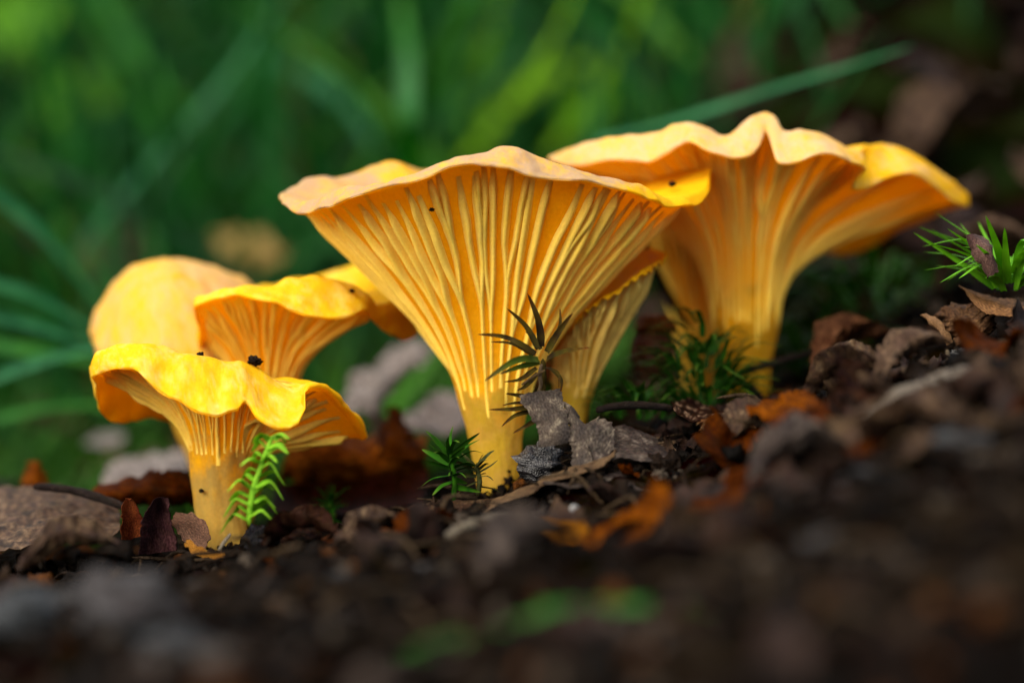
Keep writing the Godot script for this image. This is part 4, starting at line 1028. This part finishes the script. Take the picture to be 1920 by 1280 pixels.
func build_grass() -> void:
	var mid := [Color(0.012, 0.075, 0.012), Color(0.03, 0.13, 0.018)]
	var blue := [Color(0.012, 0.075, 0.032), Color(0.028, 0.13, 0.055)]
	var lime := [Color(0.08, 0.20, 0.005), Color(0.15, 0.31, 0.008)]
	var list := [
		["long slender green grass blade pointing up over the broad right cap", [[1120, 262, -150], [1270, 225, -146], [1440, 170, -140], [1600, 122, -130], [1712, 86, -122]], 0.0025, blue],
		["arching green grass blade slanting down at the left edge", [[-60, 330, -160], [30, 395, -165], [110, 475, -170], [200, 590, -180]], 0.0046, blue],
		["green grass blade reaching the left dome from the left edge", [[-60, 520, -140], [40, 545, -145], [110, 580, -150], [200, 640, -155]], 0.0040, blue],
		["pale green grass blade just under the one reaching the dome", [[-60, 585, -130], [50, 608, -135], [120, 628, -140], [210, 660, -145]], 0.0036, blue],
		["low green grass blade at the left behind the folded cap", [[-60, 730, -130], [40, 690, -130], [120, 665, -132], [200, 655, -135]], 0.0038, blue],
		["green grass blade bent level at the left behind the domed cap", [[-60, 640, -150], [40, 655, -150], [120, 668, -152], [210, 690, -155]], 0.0050, mid],
		["broad lime green blade standing behind the tallest cap", [[880, 360, -448], [885, 220, -448], [905, 110, -434], [945, -40, -420]], 0.0125, lime],
		["lime green blade hanging from the top behind the right cap's peak", [[1225, -60, -461], [1238, 60, -461], [1270, 150, -454], [1335, 240, -441]], 0.0115, lime],
		["dark green blade slanting from the top left", [[160, -60, -420], [230, 60, -420], [310, 170, -420], [400, 280, -420]], 0.0090, mid],
		["bluish arching blade behind the tallest cap's left lobe", [[480, 110, -420], [590, 150, -420], [670, 220, -417], [720, 330, -414]], 0.0080, blue],
		["dark upright blade behind the tallest cap's left bump", [[770, 380, -336], [765, 220, -245], [760, 80, -350], [740, -60, -364]], 0.0080, mid],
		["green upright blade between the dark and the lime blades", [[815, 360, -378], [835, 220, -378], [850, 80, -375], [880, -60, -371]], 0.0085, mid],
		["lime green leaf tip leaning right behind the tallest cap's crest", [[900, 260, -475], [970, 180, -468], [1060, 130, -461], [1130, 105, -454]], 0.0110, lime],
		["pale dry grass stalk lying level across the left background", [[-60, 450, -420], [150, 425, -420], [380, 408, -422], [560, 410, -427]], 0.0040, [Color(0.03, 0.055, 0.03), Color(0.06, 0.09, 0.05)]],
		["fine yellow-green stalk leaning right behind the tallest cap", [[760, 420, -380], [900, 260, -370], [1010, 120, -360], [1090, -40, -350]], 0.0045, lime],
		["fine green stalk leaning left above the left dome", [[420, 460, -360], [330, 300, -350], [215, 130, -340], [120, -50, -330]], 0.0050, mid],
		["fine green stalk crossing it, leaning right", [[120, 500, -330], [260, 330, -335], [420, 150, -340], [560, -50, -345]], 0.0040, blue],
		["fine lime stalk near the top right of centre", [[1020, 300, -400], [1110, 170, -395], [1180, 60, -390], [1210, -40, -385]], 0.0050, lime],
		["thin green blade low across the moss at the left", [[-60, 800, -150], [60, 770, -150], [170, 760, -152], [300, 790, -155]], 0.0030, mid],
		["dark green blade blurred across the near foreground", [[640, 1275, 150], [780, 1222, 152], [920, 1180, 154], [1050, 1140, 156]], 0.0024, mid],
		["second dark green blade blurred across the near right foreground", [[1010, 1140, 150], [1150, 1135, 150], [1320, 1138, 152], [1500, 1175, 155]], 0.0020, mid]]
	for k in list.size():
		var e: Array = list[k]
		var pts := []
		for q in e[1]: pts.append(at(q[0], q[1], q[2]))
		var d: Vector3 = (pts[-1] - pts[0]).normalized()
		single("grass_blade", blade(pts, e[2], d.cross(Vector3(0.1, 0.35, 0.9)).normalized(), e[3], {"along": 22, "seed": k * 11.0, "belly": 0.5}), M.grass, pts[0], e[0], "grass")
	# broad leaves that glow in the far left
	for e in [["round lime green leaf blurred in the upper left", 130, 175, -480, 0.016, 0.012], ["bright green leaf blurred at the top left corner", 20, 40, -520, 0.020, 0.016], ["bright green leaf blurred at the top, right of centre", 1640, 40, -520, 0.020, 0.016], ["lime green leaf blurred above the long blade's tip", 1720, 20, -500, 0.010, 0.016], ["green leaf blurred above the right cap's left lobe", 1160, 210, -420, 0.020, 0.014]]:
		var c := at(e[1], e[2], e[3])
		var w: float = e[4]
		var h: float = e[5]
		var rows := []
		for j in 5:
			var t := j / 4.0
			var ww := w * sqrt(maxf(0.02, 1.0 - pow(2.0 * t - 1.0, 2.0)))
			var cc := c + Vector3(0.2 * h * (t - 0.5), h * (t - 0.5) * 2.0, -0.006 * t)
			rows.append([cc - Vector3(ww, 0, -0.004), cc, cc + Vector3(ww, 0, 0.004)])
		single("green_leaf", loft(rows, {"pal": [Color(0.03, 0.13, 0.005), Color(0.07, 0.20, 0.008)], "along": 14, "across": 11, "seed": e[1] * 0.1}), M.grass, c, e[0], "leaf", "green leaves in the background")
	# the mass of grass on the bank behind: copies of four blades
	for kind in 4:
		var pts := []
		var lean := [0.25, 0.6, 0.95, 0.4][kind] as float
		for j in 5:
			var t := j / 4.0
			pts.append(Vector3(lean * t * t, t * (1.0 - 0.38 * lean * t), 0.05 * sin(t * 3.0)))
		var g := blade(pts, [0.034, 0.026, 0.03, 0.05][kind], Vector3(0.25, 0.1, 1.0), [Color(0.75, 0.75, 0.75), Color(1, 1, 1)], {"along": 9})
		var mm := MultiMesh.new()
		mm.transform_format = MultiMesh.TRANSFORM_3D
		mm.use_colors = true
		mm.mesh = commit(g, Vector3.ZERO)
		rng.seed = 400 + kind
		var where := []
		var tint := []
		while where.size() < 2200:
			var z := -rng.randf_range(0.16, 2.4)
			var x := rng.randf_range(-1.0, 0.75) * (0.35 + 0.5 * -z)
			var dens := 1.0 - smoothstep(-0.01, 0.12, x - 0.10 * (-z - 0.16)) * 0.93
			dens *= smoothstep(-0.55, 0.25, metric_a.get_noise_2d(x * 30.0 + 300.0, z * 30.0)) * (0.35 if z > -0.26 else 1.0)
			if x > -0.02 and z > -0.26: continue
			if rng.randf() > dens: continue
			var s := rng.randf_range(0.05, 0.17) * (0.55 if z > -0.3 else 1.0)
			var b := Basis(Vector3.UP, rng.randf() * TAU) * Basis(Vector3(1, 0, 0), rng.randf_range(-1.0, 1.0))
			where.append(Transform3D(b.scaled(Vector3.ONE * s), drop(x, z, -0.004)))
			var c: Color = mixc(Color(0.002, 0.026, 0.007), Color(0.009, 0.078, 0.012), rng.randf())
			if rng.randf() < 0.10: c = Color(0.03, 0.115, 0.008)
			if rng.randf() < 0.02: c = Color(0.07, 0.08, 0.02)
			tint.append(c)
		mm.instance_count = where.size()
		for k in where.size():
			mm.set_instance_transform(k, where[k])
			mm.set_instance_color(k, tint[k])
		var o := MultiMeshInstance3D.new()
		o.name = numbered("grass")
		o.multimesh = mm
		o.material_override = M.grass
		add_child(o, true)
		tag(o, "mass of blurred green grass on the bank behind the mushrooms", "grass", "grass on the bank", "stuff")

func build_low_moss() -> void:
	var g := blade([Vector3.ZERO, Vector3(0.12, 0.6, 0.05), Vector3(0.4, 0.9, 0.1)], 0.16, Vector3(0.2, 0.1, 1.0), [Color(0.75, 0.75, 0.75), Color(1, 1, 1)], {"along": 7})
	var mm := MultiMesh.new()
	mm.transform_format = MultiMesh.TRANSFORM_3D
	mm.use_colors = true
	mm.mesh = commit(g, Vector3.ZERO)
	rng.seed = 990
	var where := []
	var tint := []
	while where.size() < 5200:
		var z := -rng.randf_range(0.085, 0.36)
		var x := rng.randf_range(-0.24, 0.03)
		if x > -0.03 and z > -0.15: continue
		if metric_a.get_noise_2d(x * 22.0 + 500.0, z * 22.0) < rng.randf_range(-0.2, 0.25): continue
		var s := rng.randf_range(0.006, 0.017)
		where.append(Transform3D((Basis(Vector3.UP, rng.randf() * TAU) * Basis(Vector3(1, 0, 0), rng.randf_range(-0.6, 0.6))).scaled(Vector3.ONE * s), drop(x, z, -0.001)))
		tint.append(mixc(Color(0.006, 0.034, 0.005), Color(0.032, 0.10, 0.008), rng.randf()))
	mm.instance_count = where.size()
	for k in where.size():
		mm.set_instance_transform(k, where[k])
		mm.set_instance_color(k, tint[k])
	var o := MultiMeshInstance3D.new()
	o.name = numbered("low_moss")
	o.multimesh = mm
	o.material_override = M.moss
	add_child(o, true)
	tag(o, "low bright green moss covering the soil behind the left mushrooms", "moss", "moss on the soil", "stuff")

func build_litter() -> void:
	# crumbs of soil
	for kind in 4:
		var g := lump(Vector3(1.0, 0.7, 0.85), 300.0 + kind * 17.0, [Color(0.55, 0.55, 0.55), Color(1, 1, 1)], 0.75, false, 9, 12)
		var mm := MultiMesh.new()
		mm.transform_format = MultiMesh.TRANSFORM_3D
		mm.use_colors = true
		mm.mesh = commit(g, Vector3.ZERO)
		rng.seed = 800 + kind
		var count := 1600
		mm.instance_count = count
		for k in count:
			var z := rng.randf_range(-0.13, 0.24)
			var x := rng.randf_range(-1.0, 1.0) * (0.135 - 0.2 * z)
			var s := 0.0005 + 0.0022 * pow(rng.randf(), 3.0)
			var b := Basis.from_euler(Vector3(rng.randf() * TAU, rng.randf() * TAU, rng.randf() * TAU)).scaled(Vector3.ONE * s)
			mm.set_instance_transform(k, Transform3D(b, drop(x, z, s * 0.3)))
			var c := mixc(Color(0.003, 0.0022, 0.0018), Color(0.024, 0.014, 0.0085), rng.randf() * rng.randf())
			if rng.randf() < 0.05: c = Color(0.11, 0.09, 0.07)
			if rng.randf() < 0.05: c = Color(0.13, 0.045, 0.008)
			mm.set_instance_color(k, c)
		var o := MultiMeshInstance3D.new()
		o.name = numbered("soil_crumbs")
		o.multimesh = mm
		o.material_override = M.crumb
		add_child(o, true)
		tag(o, "loose dark crumbs scattered over the forest soil", "soil", "loose soil", "stuff")
	for kind in 3:
		rng.seed = 900 + kind
		var pts := [Vector3(-0.5, 0, 0), Vector3(-0.15, 0.10 + 0.05 * kind, 0.06), Vector3(0.2, 0.06, -0.05 * kind), Vector3(0.5, 0.0, 0.04)]
		var g := tube(pts, [0.016, 0.024, 0.02, 0.01], {"pal": [Color(0.6, 0.6, 0.6), Color(1, 1, 1)], "along": 12, "around": 6})
		var mm := MultiMesh.new()
		mm.transform_format = MultiMesh.TRANSFORM_3D
		mm.use_colors = true
		mm.mesh = commit(g, Vector3.ZERO)
		mm.instance_count = 240
		for k in 240:
			var z := rng.randf_range(-0.10, 0.2)
			var x := rng.randf_range(-1.0, 1.0) * (0.13 - 0.2 * z)
			var s := rng.randf_range(0.005, 0.020)
			mm.set_instance_transform(k, Transform3D(Basis.from_euler(Vector3(rng.randf_range(-0.4, 0.4), rng.randf() * TAU, rng.randf_range(-0.5, 0.5))).scaled(Vector3(s, s, s)), drop(x, z, 0.0012)))
			mm.set_instance_color(k, mixc(Color(0.016, 0.010, 0.007), Color(0.11, 0.075, 0.042), pow(rng.randf(), 2.0)))
		var o := MultiMeshInstance3D.new()
		o.name = numbered("plant_fibres")
		o.multimesh = mm
		o.material_override = M.crumb
		add_child(o, true)
		tag(o, "fine rootlets and stalk fibres strewn over the soil", "fibres", "loose fibres", "stuff")
	var crumb := lump(Vector3(1.0, 0.7, 0.85), 390.0, [Color(0.5, 0.5, 0.5), Color(1, 1, 1)], 0.8, false, 8, 10)
	var feet := [[at(430, 1050, -12), 0.0046], [at(934, 905, -20), 0.0047], [at(1406, 760, -55), 0.0046], [at(1066, 780, -32), 0.0041]]
	var heap := MultiMesh.new()
	heap.transform_format = MultiMesh.TRANSFORM_3D
	heap.use_colors = true
	heap.mesh = commit(crumb, Vector3.ZERO)
	heap.instance_count = feet.size() * 130
	rng.seed = 950
	for f in feet.size():
		for k in 130:
			var a := rng.randf() * TAU
			var out := absf(rng.randfn(0.0, 0.0022))
			var s := rng.randf_range(0.0003, 0.0011)
			var c: Vector3 = feet[f][0]
			var x := c.x + cos(a) * (float(feet[f][1]) + out)
			var z := c.z + sin(a) * (float(feet[f][1]) + out)
			var y := gh(x, z) + (maxf(0.0, 0.0026 - out) * rng.randf() if out > 0.0004 else rng.randf() * rng.randf() * 0.006)
			heap.set_instance_transform(f * 130 + k, Transform3D(Basis.from_euler(Vector3(a, a * 3.0, k)).scaled(Vector3.ONE * s), Vector3(x, y, z)))
			heap.set_instance_color(f * 130 + k, mixc(Color(0.005, 0.004, 0.003), Color(0.06, 0.036, 0.02), rng.randf() * rng.randf()))
	var hi := MultiMeshInstance3D.new()
	hi.name = numbered("soil_crumbs")
	hi.multimesh = heap
	hi.material_override = M.crumb
	add_child(hi, true)
	tag(hi, "soil crumbs heaped and clinging round the feet of the mushrooms", "soil", "loose soil", "stuff")
	# leaf scraps one can tell apart
	var kinds := [["dark brown", DARKLEAF, "dry_leaf"], ["brown", BROWN, "dry_leaf"], ["rust-orange", RUST, "wet_leaf"], ["grey", GREYDARK, "dry_leaf"], ["tan", TANLEAF, "dry_leaf"]]
	var shapes := []
	rng.seed = 55
	for k in kinds.size():
		for v in 3:
			var rows := []
			for j in 5:
				var t := j / 4.0
				var w := 0.42 * sqrt(maxf(0.03, 1.0 - pow(2.0 * t - 1.0, 2.0))) * rng.randf_range(0.7, 1.1)
				var y := rng.randf_range(-0.2, 0.2)
				rows.append([Vector3(t - 0.5, y + rng.randf_range(0.0, 0.25), -w), Vector3(t - 0.5, y, rng.randf_range(-0.05, 0.05)), Vector3(t - 0.5, y + rng.randf_range(0.0, 0.25), w)])
			# built at one centimetre, so that folds and colours come out at a leaf's scale
			for r in rows:
				for q in 3: r[q] = r[q] * 0.01
			shapes.append(commit(loft(rows, {"pal": kinds[k][1], "along": 14, "across": 11, "seed": k * 31.0 + v * 7.0, "ragged": 0.0013, "crinkle": 0.0014}), Vector3.ZERO))
	var labels := {}
	var marks := [["the left mushroom's foot", Vector2(-0.054, -0.012)], ["the tallest mushroom's foot", Vector2(-0.002, -0.02)], ["the broad mushroom's foot", Vector2(0.049, -0.055)], ["the large grey bark chunk", Vector2(-0.055, 0.12)],
		["the bluish grey bark chunk", Vector2(-0.069, 0.125)], ["the bluish white pebble", Vector2(-0.005, 0.062)], ["the pale arching twig", Vector2(-0.004, 0.048)], ["the blurred orange leaf tip", Vector2(0.017, 0.074)],
		["the long orange-brown leaf edge", Vector2(0.040, 0.066)], ["the pale-rimmed orange leaf", Vector2(0.052, 0.045)], ["the long pale leaf edge", Vector2(0.074, 0.06)], ["the ruined leaf at the right edge", Vector2(0.086, 0.0)],
		["the big tan mottled leaf", Vector2(-0.09, -0.016)], ["the two dark foreground blades", Vector2(0.005, 0.152)], ["the grey decayed leaves", Vector2(0.02, 0.014)], ["the dark curled leaf", Vector2(0.038, -0.004)], ["the glossy root", Vector2(-0.02, 0.02)],
		["the long blade's tip", Vector2(0.09, -0.125)], ["the pale standing leaf", Vector2(-0.026, -0.12)], ["the grass at the upper left", Vector2(-0.15, -0.5)], ["the grass at the top centre", Vector2(0.02, -0.5)], ["the green leaves at the top right", Vector2(0.14, -0.5)], ["the lime blades", Vector2(0.04, -0.32)]]
	var spots := []
	rng.seed = 66
	var placed := 0
	var tries := 0
	while placed < 290 and tries < 9000:
		tries += 1
		var near := placed < 185
		var z := (rng.randf_range(0.004, 0.20) if placed > 40 else rng.randf_range(0.01, 0.10)) if near else -rng.randf_range(0.11, 1.0)
		var x := (rng.randf_range(-1.0, 1.0) if placed > 40 else rng.randf_range(0.2, 1.0)) * (0.115 - 0.2 * z) if near else rng.randf_range(-0.9, 1.0) * (0.14 + 0.22 * -z)
		if not near and x < 0.06 and rng.randf() < 0.7: continue
		if placed >= 150 and placed < 185:
			z = rng.randf_range(-0.05, 0.02)
			x = rng.randf_range(0.016, 0.055) if placed < 175 else rng.randf_range(-0.045, -0.012)
		var ok := true
		for s in spots:
			if Vector2(x, z).distance_to(s) < (0.0055 if near else 0.02): ok = false
		if placed < 150 and z < 0.03 and x < 0.052 and x > -0.075: ok = false
		if not ok: continue
		spots.append(Vector2(x, z))
		var k := rng.randi() % kinds.size()
		if rng.randf() < 0.5: k = 0 if rng.randf() < 0.6 else 1
		if z > 0.09 and k == 2: k = 0
		var before_left := near and x > -0.078 and x < -0.028
		var o := MeshInstance3D.new()
		o.name = numbered("leaf_scrap")
		o.mesh = shapes[k * 3 + rng.randi() % 3]
		o.material_override = M[kinds[k][2]]
		var s := (rng.randf_range(0.45, 1.6) if placed < 150 else rng.randf_range(0.4, 0.9)) if near else rng.randf_range(1.6, 4.0)
		if before_left: s *= 0.5
		o.transform = Transform3D(Basis.from_euler(Vector3(rng.randf_range(-0.6, 0.9), rng.randf() * TAU, rng.randf_range(-0.7, 0.7))).scaled(Vector3.ONE * s), drop(x, z, 0.0012 * s))
		add_child(o, true)
		var nearest := 0
		for q in marks.size():
			if Vector2(x, z).distance_to(marks[q][1]) < Vector2(x, z).distance_to(marks[nearest][1]): nearest = q
		var off: Vector2 = Vector2(x, z) - marks[nearest][1]
		var way := ("left of" if off.x < 0.0 else "right of") if absf(off.x) > absf(off.y) else ("behind" if off.y < 0.0 else "before")
		if off.length() < 0.012: way = "close " + ("beside" if way == "left of" or way == "right of" else way)
		var where := "%s %s" % [way, marks[nearest][0]]
		var size := "tiny" if s < 0.6 else "small" if s < 1.0 else "large" if s < 2.5 else "broad"
		var look := "%s %s leaf scrap %s" % [size, kinds[k][0], where]
		if labels.has(look): look = "%s %s leaf scrap farther %s" % [size, kinds[k][0], where.trim_prefix("close ")]
		labels[look] = true
		tag(o, look, "leaf scrap", "leaf scraps strewn over the soil" if near else "dead leaves on the bank behind")
		placed += 1

# ------------------------------------------------------------------

func _ready() -> void:
	# camera: a long lens with a wide aperture, just above the soil
	var cam := Camera3D.new()
	cam.name = "camera"
	cam.position = Vector3(0, CAM_Y, CAM_D)
	var lens := CameraAttributesPhysical.new()
	lens.frustum_focal_length = 136.72
	lens.frustum_focus_distance = 0.497
	lens.frustum_near = 0.02
	lens.frustum_far = 60.0
	lens.exposure_aperture = 8.8
	cam.attributes = lens
	add_child(cam)
	cam.fov = rad_to_deg(2.0 * atan(0.128))
	cam.near = 0.02
	cam.far = 60.0
	# an overcast sky seen from the woods, with a soft brightness high on the left
	var sky := ProceduralSkyMaterial.new()
	sky.sky_top_color = Color(0.88, 0.93, 0.98)
	sky.sky_horizon_color = Color(0.46, 0.50, 0.51)
	sky.sky_curve = 0.25
	sky.ground_bottom_color = Color(0.05, 0.05, 0.04)
	sky.ground_horizon_color = Color(0.20, 0.22, 0.20)
	sky.sun_angle_max = 1.0
	var env := Environment.new()
	env.background_mode = Environment.BG_SKY
	env.sky = Sky.new()
	env.sky.sky_material = sky
	env.tonemap_mode = Environment.TONE_MAPPER_LINEAR
	env.tonemap_exposure = 1.98
	env.sdfgi_enabled = true
	env.ssao_enabled = true
	env.ssil_enabled = true
	var we := WorldEnvironment.new()
	we.name = "world"
	we.environment = env
	add_child(we)
	var sun := DirectionalLight3D.new()
	sun.name = "sun"
	sun.light_energy = 1.2
	sun.light_color = Color(1.0, 0.96, 0.9)
	sun.light_angular_distance = 55.0
	sun.shadow_enabled = true
	sun.position = Vector3(0, 2, 0)
	add_child(sun)
	sun.look_at_from_position(Vector3(-0.62, 0.85, 0.9), Vector3.ZERO)

	noise_a.seed = 7
	noise_a.frequency = 0.05
	noise_a.noise_type = FastNoiseLite.TYPE_SIMPLEX_SMOOTH
	noise_a.fractal_octaves = 2
	noise_b.seed = 19
	noise_b.frequency = 0.08
	noise_b.noise_type = FastNoiseLite.TYPE_SIMPLEX_SMOOTH
	noise_b.fractal_octaves = 3
	metric_a = noise_a.duplicate()
	metric_a.frequency = 1.0
	metric_b = noise_b.duplicate()
	metric_b.frequency = 1.0
	build_materials()
	build_ground()
	build_mushrooms()
	build_leaves()
	build_curled_leaves()
	build_sticks()
	build_lumps()
	build_moss()
	build_grass()
	build_low_moss()
	build_litter()
